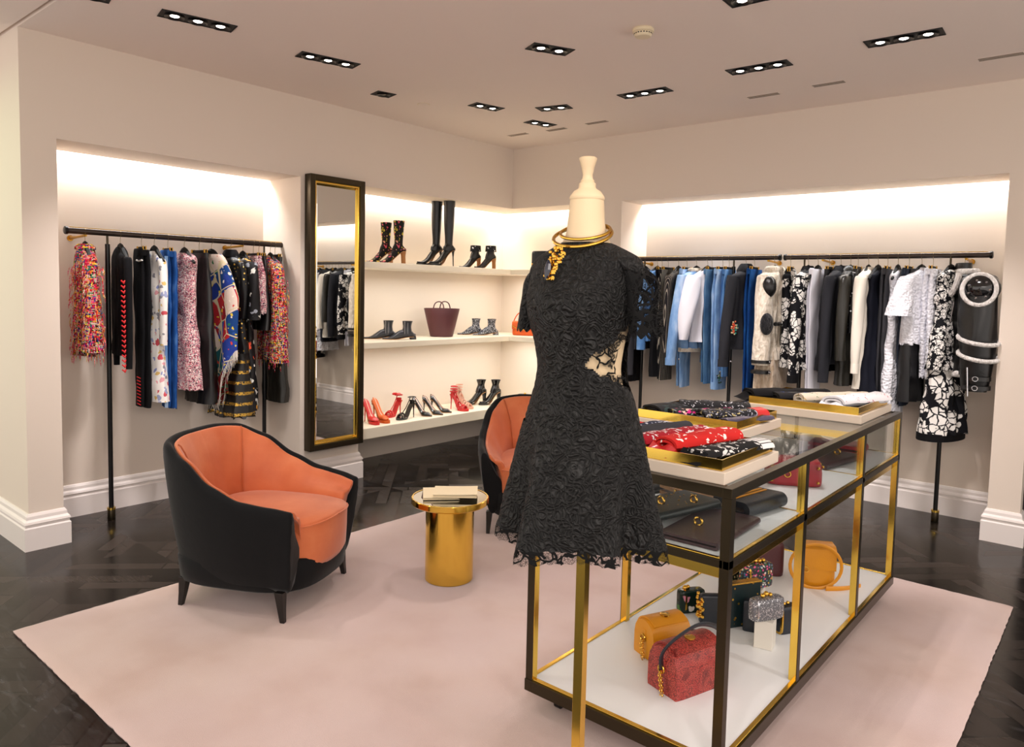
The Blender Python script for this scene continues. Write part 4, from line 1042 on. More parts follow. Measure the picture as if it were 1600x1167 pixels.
garment('jacket', 'embroidered_jacket', 'black denim jacket embroidered with a red poppy and purple lavender', 'jacket', K['char'], L_=.74, seed=33, st=1.2, tilt=R(-14), sl=dict(L=.82, r0=.06, r1=.045, cuff=(K['char'], .05), out=.08), collar=(K['char'], .05, .02),
        trim=lambda o: (patch(.235, -.56, .062, ['#d83218', '#e8784a', '#d8c8a0', '#3aa090'], 'poppy_embroidery', 44, .05, 1)(o), patch(.04, -.42, .088, ['#7a4ac0', '#9a6ad8', '#5a7a3a'], 'lavender_embroidery', 40, .055, 2)(o), MB().ball((.24, .045, -.83), .009, 10).build('cuff_button', jbtn, o)), **GD(-2.44))
garment('trouser', 'jeans', 'deep bright blue flared jeans below the black embroidered jacket', 'jeans', K['jeanbright'], L_=1.14, hk='clip', seed=34, sw=1.3, st=1.1, **GD(-2.37))
# --- black and white rail
def coatbits(o):
    MB().loft([sell(0, 0, z, a, b, 40, 2.2, .06, 9) for z, a, b in ((-.70, .17, .07), (-.74, .20, .09), (-.92, .21, .10), (-1.08, .22, .105), (-1.10, .20, .09))]).build('fur_skirt_panel', K['furtan'], o, label='pale tan fur hem panel')
    MB().ball((0, 0, 0), 1, 24, Matrix.Translation((.272, .048, -.52)) @ Matrix.Rotation(R(50), 4, 'Z') @ Matrix.Diagonal((.026, .055, .085, 1))).build('black_fur_patch', K['furblk'], o, label='round black fur elbow patch')
    for z in (-.80, -.88):
        b = MB().loft([sell(.235, 0, zz, .075, .072, 28) for zz in (z, z - .002, z - .022, z - .024)]).build('cuff_strap', K['blackl'], o)
        MB().ring((.235, .074, z - .012), .014, .003, 14, 6, axis='Y').build('buckle', K['silver'], b)
    MB().ball((0, 0, 0), 1, 24, Matrix.Translation((.225, .035, -.235)) @ Matrix.Rotation(R(50), 4, 'Z') @ Matrix.Diagonal((.060, .055, .085, 1))).build('leather_shoulder_patch', K['blackl'], o, label='black leather shoulder patch')
    MB().tube([(-.02, .085, -.52), (.20, .09, -.52)], .016, 8).build('leather_belt', K['blackl'], o)
garment('jacket', 'shearling_coat', 'cream shearling coat with black leather and fur patches', 'coat', K['shear'], L_=.80, seed=41, st=1.5, sl=dict(L=.84, r0=.07, r1=.068, out=.03, flat=.95), collar=(K['shear'], .085, .05), trim=coatbits, **GB(-2.205))
garment('jacket', 'blossom_cardigan', 'narrow black cardigan with cream blossoms, first after the shearling coat', 'cardigan', K['bloss'], L_=.86, hk='clip', seed=42, sw=.5, st=.8, **GB(-2.08))
garment('jacket', 'blossom_sweater', 'black sweater with large cream blossoms and plain black cuffs', 'sweater', K['bloss'], L_=.86, seed=43, st=1.0, sl=dict(L=.90, r0=.06, r1=.05, out=.03, cuff=(K['blk'], .05)), collar=(K['blk'], .03, .004), **GB(-1.945))
garment('trouser', 'trousers', 'plain white trousers right of the blossom sweater', 'trousers', K['wht'], L_=1.05, hk='wood', seed=44, sw=1.2, st=1.0, **GB(-1.872))
garment('skirt', 'pencil_skirt', 'narrow black pencil skirt on clips right of the plain white trousers', 'skirt', K['blk2'], L_=.86, hk='clip', seed=45, sw=.65, **GB(-1.787))
garment('jacket', 'blouse', 'black long-sleeved blouse left of the smooth leather jacket', 'blouse', K['char'], L_=.80, seed=46, st=.85, sl=dict(L=.93, r0=.05, r1=.045, out=.03), collar=(K['char'], .03, .008), **GB(-1.705))
garment('jacket', 'leather_jacket', 'smooth dark leather jacket with a flared hem', 'jacket', K['olivel'], L_=.95, seed=47, st=1.0, sl=dict(L=.76, r0=.058, r1=.05, out=.03), collar=(K['olivel'], .03, .012), **GB(-1.637))
garment('skirt', 'studded_skirt', 'black skirt with rows of silver studs on its front', 'skirt', K['sstud'], L_=.56, hk='clip', seed=48, sw=1.0, **GB(-1.585))
garment('jacket', 'blouse', 'ivory silk blouse with long gathered sleeves', 'blouse', K['cream'], L_=.96, seed=49, st=.9, sl=dict(L=.78, r0=.05, r1=.035, out=.03, puff=.01, cuff=(K['cream'], .06)), collar=(K['cream'], .02, .0), **GB(-1.513))
garment('dress', 'dress', 'plain sleeveless navy dress right of the ivory blouse', 'dress', K['navy'], L_=1.0, seed=50, sw=.95, **GB(-1.448))
garment('trouser', 'trousers', 'grey-brown trousers on clips left of the white lace dress', 'trousers', K['grey'], L_=1.03, hk='clip', seed=51, sw=1.25, **GB(-1.384))
garment('dress', 'lace_dress', 'long white lace dress between grey-brown and slate blue trousers', 'dress', K['wemb'], L_=1.14, seed=52, sw=1.0, st=.9, ragged=.006, **GB(-1.317))
garment('trouser', 'trousers', 'slate blue wide trousers hanging over the corner of the display case', 'trousers', K['slate'], L_=1.06, hk='clip', seed=53, sw=1.25, **GB(-1.245))
garment('skirt', 'skirt', 'flared black skirt below the white short-sleeved top', 'skirt', K['blk2'], L_=1.02, hk=None, seed=54, sw=.95, st=1.2, **GB(-1.200))
garment('jacket', 'top', 'white textured top with wide short sleeves', 'top', K['wemb'], L_=.62, seed=55, st=1.0, tilt=R(-16), sl=dict(L=.42, r0=.05, r1=.10, out=.06, flat=.8), ragged=.012, **GB(-1.165))
garment('trouser', 'lace_trousers', 'white lace-edged trousers on brass clips', 'trousers', K['wemb'], L_=.85, hk='clip', seed=56, sw=1.25, st=1.3, ragged=.02, **GB(-1.095))
garment('dress', 'blossom_dress', 'long black dress covered in white blossoms, longest on its rail', 'dress', K['bloss2'], L_=.78, seed=57, sw=1.1, st=1.2, tilt=R(-14),
        trim=lambda o: ((lambda mb: (cloth(mb, [(-.70, .165, .062, 0), (-.80, .18, .07, 0), (-1.0, .205, .09, 0), (-1.22, .232, .11, 0)], 58, .14, 6, 72), mb.build('blossom_skirt', K['bloss3'], o)))(MB()), bands(K['blk'], (-1.215,), .236, .118, .05, 'black_hem')(o)), **GB(-.985))
def aviator(o):
    F = Matrix(((.83, .56, 0, 0), (-.56, .83, 0, 0), (0, 0, 1, 0), (0, 0, 0, 1)))      # local x of these pieces looks into the room
    MB().ring((.02, 0, -.115), .085, .022, 40, 10, sx=1.2, sy=.62).build('shearling_collar', K['wfur'], o)
    MB().tube(curve([(-.01, -.09, -.12), (.00, -.115, -.20), (.06, -.115, -.27), (.10, -.10, -.20), (.09, -.08, -.13)], 4), .020, 8).build('shearling_lapel', K['wfur'], o)
    MB().loft([sell(c, -.01, z, a, b, 28) for z, a, b, c in ((-.13, .075, .055, .0), (-.09, .066, .05, -.0), (-.055, .060, .044, .01), (-.053, .048, .034, .01), (-.10, .05, .03, 0))]).build('stand_collar', K['blackl'], o)
    cc = Matrix.Translation((.205, .0, -.225))
    s = MB().ball((0, 0, 0), 1, 28, cc @ Matrix.Diagonal((.118, .112, .105, 1))).build('shoulder_cap', K['patent'], o)
    for a in range(7):
        t = a / 7 * 6.28; MB().ball((.098, .062 * math.cos(t), .058 * math.sin(t) - .01), .009, 8, cc @ F).build('dome_stud', K['silver'], s)
    MB().tube([(.090 - .018 * math.sin(t) + .006 * math.cos(2 * t), .094 * math.cos(t), .100 * math.sin(t) - .010) for t in [i / 30 * 6.2832 for i in range(31)]], .014, 8, m=cc @ F).build('shearling_edge', K['wfur'], s)
    for z, x, rx, ry in ((-.56, .222, .122, .116), (-.665, .225, .118, .112)):
        MB().tube([(x + rx * math.cos(t), ry * math.sin(t), z - .03 * math.cos(t)) for t in [i / 30 * 6.2832 for i in range(31)]], .014, 8).build('shearling_band', K['wfur'], o)
    MB().ring((.0, 0, -.80), .185, .022, 40, 8, sx=1, sy=.42).build('shearling_hem', K['wfur'], o)
    for z in (-.80, -.86):
        b = MB().loft([sell(.225, 0, zz, .088, .080, 28) for zz in (z, z - .002, z - .024, z - .026)]).build('cuff_strap', K['blackl'], o)
        MB().ring((0, 0, 0), .015, .0032, 16, 6, Matrix.Translation((.225, 0, z - .012)) @ F @ Matrix.Translation((.088, 0, 0)), axis='X').build('buckle', K['silver'], b)
    MB().tube([(.06, -.088, -.32), (.02, -.092, -.52)], .004, 6).build('zip', K['silver'], o)
    MB().tube([(.11, -.03, -.74), (.095, -.02, -.93)], .005, 6, m=Matrix.Translation((.19, 0, 0)) @ F).build('zip', K['silver'], o)
    b = MB().loft([sell(0, 0, zz, .19, .085, 36, 2.2) for zz in (-.68, -.682, -.72, -.722)]).build('waist_belt', K['blackl'], o)
    for x in (-.05, .06): MB().ring((x, -.087, -.70), .018, .0035, 14, 6, axis='Y').build('buckle', K['silver'], b)
garment('jacket', 'aviator_jacket', 'bulky black leather aviator jacket with white shearling edges and silver studs', 'jacket', K['blackl'], L_=.80, seed=60, st=1.2, tilt=R(42), sl=dict(L=.90, r0=.095, r1=.075, out=.02, puff=.03, flat=.95, x0=.15), trim=aviator, **GB(-.905))
# ------------------------------------------------------------------ shoes
def sstep(a, b, x):
    t = max(0, min(1, (x - a) / (b - a))); return t * t * (3 - 2 * t)
def shoe(name, label, cat, loc, rz, kind, m, L_=.235, h=.10, H=.12, heel='stiletto', plat=0, mh=None, group=None, top=None, point=.5, flare=1.0, cuffm=None, extra=None):
    o = thing(name, label, cat, loc, rz, group)
    def sz(u): return plat + (h - 0) * sstep(.30, .92, u) * (.86 + .14 * u)
    def X(u): return L_ * (.5 - u)
    def hw(u): return (.008 + .030 * sstep(0, .30, u) - .010 * sstep(.35, .6, u) + .004 * sstep(.65, .85, u)) * (1 - .75 * sstep(.9, 1.03, u)) * (1 - (1 - point) * .0)
    if point < .5: 
        _h = hw; hw = lambda u: max(_h(u), .036 * math.sqrt(max(0, min(1, u / .16))) * (1 if u < .3 else 0)) if u < .3 else _h(u)
    us = [i / 26 for i in range(27)]
    # sole
    MB().loft([[(X(u), s * hw(u) * .95, sz(u) - (plat if u < .55 else plat * (1 - sstep(.5, .7, u))) * 1.0 + dz) for s, dz in ((-1, .0), (1, .0), (1, .004), (-1, .004))] for u in us]).build('sole', K['sole'] if kind != 'sandal' else m, o)
    if plat: MB().loft([sell(X(.22), 0, z, .062, .037, 28, 2.3) for z in (.001, .004, plat, plat + .003)]).build('platform', m, o)
    if kind in ('pump', 'boot'):
        def tz(u):
            if kind == 'boot': return sz(u) + .018 + .060 * sstep(.12, .58, u) - .050 * sstep(.78, 1, u)
            return sz(u) + .016 + .022 * sstep(.02, .22, u) - .006 * sstep(.3, .5, u) + .022 * sstep(.72, 1, u)
        rg = []
        for u in us:
            a, b = sz(u) + .003, tz(u); c = (a + b) / 2; r = []
            for j in range(24):
                t = 2 * math.pi * j / 24; cs, sn = math.cos(t), math.sin(t); e = 2.4; q = (abs(cs) ** e + abs(sn) ** e) ** (-1 / e)
                wd = hw(u) * (1.0 - .22 * max(0, sn))
                r.append((X(u) , wd * q * cs, c + (b - a) / 2 * q * sn))
            rg.append(r)
        MB().loft(rg).build('upper', m, o, ang=60)
        if kind == 'pump':
            MB().loft([[(X(u), -hw(u) * .66, tz(u) + .0008 - .006 * abs(1)), (X(u), 0, tz(u) + .0012), (X(u), hw(u) * .66, tz(u) - .006), (X(u), 0, tz(u) - .008)] for u in [.36 + .6 * i / 12 for i in range(13)]]).build('insole', K['nude'], o, label='bare tan insole')
    if kind == 'boot':
        ax = X(.74); z0 = h * .9 + plat + .012
        P = lerp_prof([(z0, .055, .030, .004), (z0 + .035, .047, .032, .002), (z0 + .075, .036, .031, -.002), (z0 + H * .45 + .05, .040 * flare, .036 * flare, -.002), (z0 + H, .046 * flare, .042 * flare, -.004)], 6)
        MB().loft([sell(ax + c, 0, z, a, b, 30, 2.1) for z, a, b, c in P]).build('shaft', top or m, o, ang=60)
        z, a, b, c = P[-1]
        MB().loft([sell(ax + c, 0, zz, a * k, b * k, 30, 2.1) for zz, k in ((z + .0005, .99), (z + .001, .88), (z - .012, .85))]).build('opening', K['blk'], o)
        if cuffm: MB().loft([sell(ax + c, 0, zz, a * k, b * k, 30, 2.1) for zz, k in ((z - .055, 1.08), (z - .056, 1.22), (z + .002, 1.14), (z + .004, 1.02))]).build('studded_cuff', cuffm, o)
    hx = X(.93); ht = sz(.93) + .006; mh = mh or m
    if heel == 'stiletto': P = [(0, .0045), (.004, .0042), (ht * .6, .0055), (ht * .85, .011), (ht, .017)]
    elif heel == 'block': P = [(0, .019), (.004, .019), (ht * .6, .019), (ht, .026)]
    else: P = [(0, .030), (ht, .032)]
    MB().loft([sell(hx - (.004 if heel == 'stiletto' else 0) + (z / max(ht, 1e-4)) * .006, 0, z, r, r * (.9 if heel != 'flat' else .85), 16, 2.3) for z, r in P]).build('heel', mh, o)
    if kind == 'sandal':
        def band(u0, lift, r=.0045, lean=0, n=14, wd=1.0):
            return [(X(u0) + lean * math.sin(math.pi * i / n) ** 1, hw(u0) * wd * math.cos(math.pi * i / n), sz(u0) + .002 + lift * math.sin(math.pi * i / n)) for i in range(n + 1)]
        mb = MB(); mb.tube(band(.10, .028, lean=-.01), .008, 8, flat=1); mb.build('toe_band', m, o)
        MB().tube(band(.20, .034, lean=-.012), .009, 8).build('toe_band', m, o)
        if extra == 'strappy':
            for k, (u0, lf) in enumerate(((.30, .042), (.42, .052), (.56, .075), (.70, .09))): MB().tube(band(u0, lf, lean=-.02), .006, 8).build('strap', m, o)
            for k, zc in enumerate((.060, .085, .110)): MB().ring((X(.80) + .004 * k, 0, h + zc - .01), .031, .0052, 26, 6, sx=1.15 - .06 * k, sy=1.0).build('ankle_strap', m, o)
        else:
            MB().ring((X(.82), 0, h + .072), .033, .0042, 26, 6, sx=1.15, sy=1.0).build('ankle_strap', m, o)
            MB().tube([(X(.12), 0, .03), (X(.45), 0, h * .45 + .045), (X(.66), 0, h + .045), (X(.72), 0, h + .07)], .0042, 6).build('strap', m, o)
            if extra == 'bow':
                for s in (-1, 1): MB().loft([sell(X(.70) + .006, s * .02, 0, .024, .014, 16), sell(X(.70) + .006, s * .024, .010, .030, .018, 16), sell(X(.70) + .006, s * .02, .02, .02, .012, 16)], m=Matrix.Translation((0, 0, h + .075))).build('bow', m, o)
        MB().loft([[(X(1) + .012 + .034 * (1 - math.cos(t)) * .8, .027 * math.sin(t), z) for t in [(-1.5 + 3 * i / 16) for i in range(17)]] + [(X(1) + .016 + .034 * (1 - math.cos(t)) * .8, .023 * math.sin(t), z) for t in [(1.5 - 3 * i / 16) for i in range(17)]] for z in (h, h + .02, h + .045)]).build('heel_cup', m, o)
    return o
T1, T2, T3 = 1.764, 1.103, .395
SG = 'boots and shoes on the lit shelves'
a1 = R(-106)
shoe('ankle_boot', 'embroidered black boot with pink and yellow flowers, front one of the pair', 'boot', (-4.90, 4.165, T1), a1, 'boot', K['bootfl'], .27, .105, .26, 'block', mh=K['heelwood'], group=SG, flare=1.05)
shoe('ankle_boot', 'embroidered black boot with flowers, the one behind and nearest the mirror', 'boot', (-5.05, 4.15, T1), a1, 'boot', K['bootfl'], .27, .105, .25, 'block', mh=K['heelwood'], group=SG, flare=1.05)
shoe('knee_boot', 'tall black leather knee boot on a stiletto heel, front one of the pair', 'boot', (-4.90, 4.775, T1), a1, 'boot', K['blackl'], .26, .125, .47, 'stiletto', plat=.022, group=SG, flare=1.18, point=.3)
shoe('knee_boot', 'tall black leather knee boot, the left one standing behind its twin', 'boot', (-5.03, 4.74, T1), a1, 'boot', K['blackl'], .26, .125, .46, 'stiletto', plat=.022, group=SG, flare=1.15, point=.3)
shoe('ankle_boot', 'black ankle boot with a silver studded fold-over cuff, right one of the pair', 'boot', (-4.90, 5.36, T1), a1, 'boot', K['blackl'], .24, .10, .12, 'block', mh=K['heelwood'], cuffm=K['sstud'], group=SG)
shoe('ankle_boot', 'black ankle boot with a studded cuff, left one of the pair', 'boot', (-5.02, 5.27, T1), a1, 'boot', K['blackl'], .24, .10, .12, 'block', mh=K['heelwood'], cuffm=K['sstud'], group=SG)
def studs(o, n=10):
    mb = MB()
    for k in range(n):
        for yy in (-.034, .034): mb.ball((-.068, yy * 1.02, .055 + k * .011), .0042, 6); mb.ball((-.040, yy * 1.04, .055 + k * .011), .0042, 6)
    mb.build('silver_studs', K['silver'], o, kind='stuff')
for x, y, l in ((-4.93, 4.29, 'smooth grey-black pointed ankle boot with silver studs up the heel, front one'), (-5.08, 4.20, 'smooth grey-black pointed ankle boot with silver studs, back one')):
    studs(shoe('ankle_boot', l, 'boot', (x, y, T2), R(-116), 'boot', K['pewter'], .295, .022, .13, 'flat', group=SG))
for x, y, l in ((-4.96, 5.45, 'silver-spotted pointed ankle boot, front one of the pair'), (-5.10, 5.37, 'silver-spotted pointed ankle boot, back one of the pair')):
    studs(shoe('ankle_boot', l, 'boot', (x, y, T2), R(-112), 'boot', K['pspot'], .27, .022, .13, 'flat', group=SG))
shoe('pump', 'scarlet suede platform pump right beside the mirror', 'shoe', (-4.94, 3.99, T3), R(-8), 'pump', K['redp'], .215, .125, heel='stiletto', plat=.022, group=SG, point=.3)
shoe('pump', 'rust orange suede platform pump next to the scarlet one', 'shoe', (-4.94, 4.095, T3), R(-4), 'pump', K['orp'], .215, .125, heel='stiletto', plat=.022, group=SG, point=.3)
shoe('heeled_sandal', 'red high-heeled sandal with a big ankle bow', 'shoe', (-5.07, 4.36, T3), R(-78), 'sandal', K['redp'], .215, .115, plat=.018, group=SG, point=.3, extra='bow')
shoe('heeled_sandal', 'black high-heeled sandal with open woven toe in front of the red bow sandal', 'shoe', (-4.90, 4.36, T3), R(-84), 'sandal', K['patent'], .215, .115, plat=.018, group=SG, point=.3)
shoe('pump', 'black pointed pump, left one of the three black pumps', 'shoe', (-4.93, 4.575, T3), R(8), 'pump', K['patent'], .225, .115, group=SG)
shoe('pump', 'black pointed pump, middle one of the three black pumps', 'shoe', (-4.92, 4.70, T3), R(12), 'pump', K['patent'], .225, .115, group=SG)
shoe('pump', 'black pointed pump, right one of the three black pumps', 'shoe', (-4.95, 4.835, T3), R(18), 'pump', K['patent'], .225, .110, group=SG)
shoe('heeled_sandal', 'scarlet strappy caged high-heeled sandal', 'shoe', (-4.92, 5.04, T3), R(6), 'sandal', K['redp'], .205, .125, plat=.018, group=SG, point=.3, extra='strappy')
shoe('heeled_sandal', 'nude strappy caged high-heeled sandal behind the scarlet one', 'shoe', (-4.98, 5.17, T3), R(6), 'sandal', K['nude'], .205, .125, plat=.018, group=SG, point=.3, extra='strappy')
shoe('ankle_boot', 'shiny black high-heeled ankle boot, left one of the lowest-shelf pair', 'boot', (-5.05, 5.42, T3), R(-112), 'boot', K['patent'], .235, .105, .125, 'block', plat=.018, group=SG, point=.3, flare=1.1)
shoe('ankle_boot', 'shiny black high-heeled ankle boot, right one of the lowest-shelf pair', 'boot', (-4.95, 5.53, T3), R(-112), 'boot', K['patent'], .235, .105, .125, 'block', plat=.018, group=SG, point=.3, flare=1.1)

# ------------------------------------------------------------------ bags on the shelves
def bucket():
    o = thing('bucket_bag', 'burgundy leather bucket bag with two looped handles on the middle shelf', 'bag', (-5.04, 4.915, T2), R(40))
    MB().loft([sell(0, 0, z, a, b, 48, 2.2) for z, a, b in ((0, .100, .08), (.004, .108, .088), (.10, .132, .103), (.20, .155, .115), (.265, .170, .122), (.268, .169, .121), (.268, .163, .116), (.20, .147, .108), (.02, .10, .08))]).build('body', K['burg'], o, ang=50)
    for s, f in ((-1, .07), (1, -.02)):
        pts = curve([(-.055 + .02 * s, s * .092, .20), (-.050 + .02 * s, s * .100, .265), (-.035 + .02 * s, s * .085, .315), (.0 + .02 * s, s * .072, .332), (.035 + .02 * s, s * .085, .315), (.050 + .02 * s, s * .100, .265), (.055 + .02 * s, s * .100, .20)], 5)
        MB().tube(pts, .0055, 8).build('handle', K['burg'], o)
bucket()
def boxbag(name, label, cat, loc, rz, w_, d, h, m, r=.4, band=None, flap=None, group=None, clasp=None, hm=None, handle=0, taper=1.0, n=44, scale=None):
    """soft-cornered bag; long side along local x"""
    o = thing(name, label, cat, loc, rz, group)
    e = 2 / max(.12, r * .9)
    P = [(0, .90), (h * .03, .97), (h * .15, 1.0), (h * .5, 1.0), (h * .85, taper), (h * .96, taper * .96), (h, taper * .86), (h + .0005, .3)]
    MB().loft([sell(0, 0, z, w_ / 2 * k, d / 2 * k, n, e) for z, k in P]).build('body', m, o, ang=55)
    if flap:
        fm, fh = flap
        MB().loft([[(x, -d / 2 * 1.0 - .004, h * (1 - fh)), (x, -d / 2 * 1.0 - .005, h * .6), (x, -d / 2 * .95 - .002, h * .95), (x, -d * .3, h + .004), (x, d * .35, h + .003), (x, d * .35, h + .0005), (x, -d * .3, h - .001), (x, -d / 2 * .95, h * .93), (x, -d / 2, h * .6), (x, -d / 2 - .001, h * (1 - fh))] for x in [w_ * (-.47 + .94 * i / 8) for i in range(9)]]).build('flap', fm, o, ang=50)
    if band: 
        bm, bx = band; q = w_ * .5 if bx is None else bx
        MB().loft([[(x, d / 2 * 1.03 * k2, h / 2 + h / 2 * 1.03 * k3) for k2, k3 in [(math.copysign(abs(math.cos(t)) ** .5, math.cos(t)), math.copysign(abs(math.sin(t)) ** .5, math.sin(t))) for t in [j / 28 * 6.2832 for j in range(28)]]] for x in (q - .004, q - .0035, q + .0035, q + .004)]).build('metal_frame', bm, o)
    if clasp:
        for (x, y, z, rr) in clasp: MB().ball((x, y, z), rr, 10).build('clasp', K['gold'], o)
    if handle:
        pts = curve([(-w_ * .46, 0, h * .7), (-w_ * .48, 0, h * 1.05), (-w_ * .30, 0, h + handle * .8), (0, 0, h + handle), (w_ * .30, 0, h + handle * .8), (w_ * .48, 0, h * 1.05), (w_ * .46, 0, h * .7)], 5)
        MB().tube(pts, .0055, 8).build('handle', hm or m, o)
    return o
boxbag('clutch_bag', 'small black bag with a gold band on the top shelf, beside the dress shoulder', 'bag', (-4.56, 5.82, T1), R(10), .20, .09, .19, K['nav'], .5)
MB().loft([sell(0, 0, z, .102, .047, 44, 4) for z in (.05, .052, .066, .068)]).build('gold_band', K['gold'], bpy.data.objects['clutch_bag'])
o = boxbag('handbag', 'orange leather handbag with gold trim on the middle shelf, half behind the dress', 'bag', (-4.73, 5.80, T2), R(20), .26, .13, .14, K['orbag'], .5, handle=.10, flap=(K['orbag'], .55))
MB().tube(curve([(-.12, -.07, .10), (-.06, -.075, .07), (.0, -.078, .06), (.06, -.075, .07), (.12, -.07, .10)], 4), .005, 8).build('chain', K['gold'], o)
o = boxbag('clutch_bag', 'small black box clutch with gold clasps on the lowest shelf, above the armchair', 'bag', (-4.71, 5.80, T3), R(14), .17, .07, .105, K['nav'], .4, clasp=[(0, -.01, .112, .012), (.07, -.036, .06, .013)])

# ------------------------------------------------------------------ inside the display case
S1 = .7725; S0 = ZB_ + .0005
def slab(name, label, loc, rz, w_, d, h, m, fold=True, studs=None, ring=None, gm=None, straps=None, sm=None):
    """flat folded clutch: rounded fold along +x edge"""
    o = thing(name, label, 'bag', loc, rz, 'clutches on the upper shelf of the case')
    pr = []
    for t in [(-90 + 180 * i / 10) for i in range(11)]: pr.append((w_ / 2 - h / 2 + h / 2 * math.cos(R(t)), h / 2 + h / 2 * math.sin(R(t))))
    pr += [(-w_ / 2, h * .92), (-w_ / 2, h * .62), (w_ / 2 - h * .55, h * .60)]
    for t in [(60 - 120 * i / 6) for i in range(7)]: pr.append((w_ / 2 - h * .55 + h * .16 * math.cos(R(t)), h * .5 + h * .14 * math.sin(R(t))))
    pr += [(w_ / 2 - h * .55, h * .36), (-w_ / 2, h * .34), (-w_ / 2, .0)]
    MB().loft([[(x, y, z) for x, z in pr] for y in [d * (-.5 + i / 10) for i in range(11)]]).build('folded_body', m, o, ang=50)
    rnd = random.Random(len(label))
    if studs:
        mb = MB()
        for i in range(studs): mb.ball((rnd.uniform(-w_ * .4, w_ * .36), rnd.uniform(-d * .44, d * .44), h + .001), rnd.uniform(.0015, .0035), 6)
        mb.build('studs', K['gold'], o, kind='stuff')
    if ring:
        for (x, y) in ring: MB().ring((x, y, h + .010), .013, .0045, 20, 8, axis='Y').build('knuckle_ring', gm or K['gold'], o)
    if straps:
        for x in straps: MB().loft([[(xx, y, z) for y, z in ((-d / 2 - .002, h * .3), (-d / 2 - .004, h * .9), (-d * .40, h + .003), (d * .40, h + .003), (d * .40, h), (-d * .40, h), (-d / 2, h * .9), (-d / 2, h * .3))] for xx in (x - .004, x + .004)]).build('strap', sm, o)
    return o
slab('clutch_bag', 'dark green-black folded clutch with gold studs, lying on top of the plum one', (-1.205, 2.31, S1 + .0235), R(-14), .17, .33, .030, K['teal'], studs=26, ring=[(.0, -.05), (.05, .06)])
slab('clutch_bag', 'flat dark plum folded clutch with a gold knuckle ring, nearest the case corner', (-1.03, 2.265, S1), R(2), .20, .36, .023, K['plum'], ring=[(-.03, -.04)])
slab('clutch_bag', 'black clutch with a copper snakeskin flap and gold straps', (-1.265, 2.62, S1), R(-20), .16, .22, .042, mat('copper_snake', '#9a7048', .35, bump=(120, .5)), straps=(.01, .03), sm=K['gold'], ring=[(-.02, .0)])
slab('clutch_bag', 'navy blue rounded clutch with looped amber straps right behind the near corner post', (-1.035, 2.60, S1), R(-10), .15, .25, .055, K['nav'], straps=(-.02, .0), sm=K['tan'], ring=[(-.05, .06)])
slab('clutch_bag', 'black studded clutch at the far side of the case beside the dress skirt', (-1.48, 2.50, S1), R(-14), .16, .22, .030, K['blackl'], studs=20)
slab('clutch_bag', 'wide flat grey-brown clutch in the middle of the case with a gold knuckle ring', (-1.10, 3.62, S1), R(-10), .22, .34, .030, K['plum'], ring=[(-.02, .02), (.03, .08)])
slab('clutch_bag', 'flat crimson clutch at the far end of the case', (-1.12, 3.93, S1 + .0), R(5), .26, .16, .045, K['redl'])
slab('clutch_bag', 'flat crimson purse deep inside the case near the left glass', (-1.42, 3.12, S1), R(-10), .16, .26, .035, K['redl'])
o = boxbag('box_bag', 'crimson leather box bag with gold corner studs on the upper case shelf', 'bag', (-1.06, 3.10, S1), R(28), .22, .13, .105, K['redl'], .35, taper=.96)
for x, y in ((-.09, -.064), (.09, -.064)):
    for z in (.02, .08): MB().ball((x, y, z), .007, 8).build('corner_stud', K['gold'], o)
for y in (-.03, .03): MB().ball((.112, y, .08), .007, 8).build('corner_stud', K['gold'], o)
MB().ring((-.035, -.070, .075), .016, .003, 20, 6, axis='Y').build('clasp_ring', K['gold'], o)
MB().ring((-.030, -.070, .050), .012, .003, 20, 6, axis='Y').build('clasp_ring', K['gold'], o)
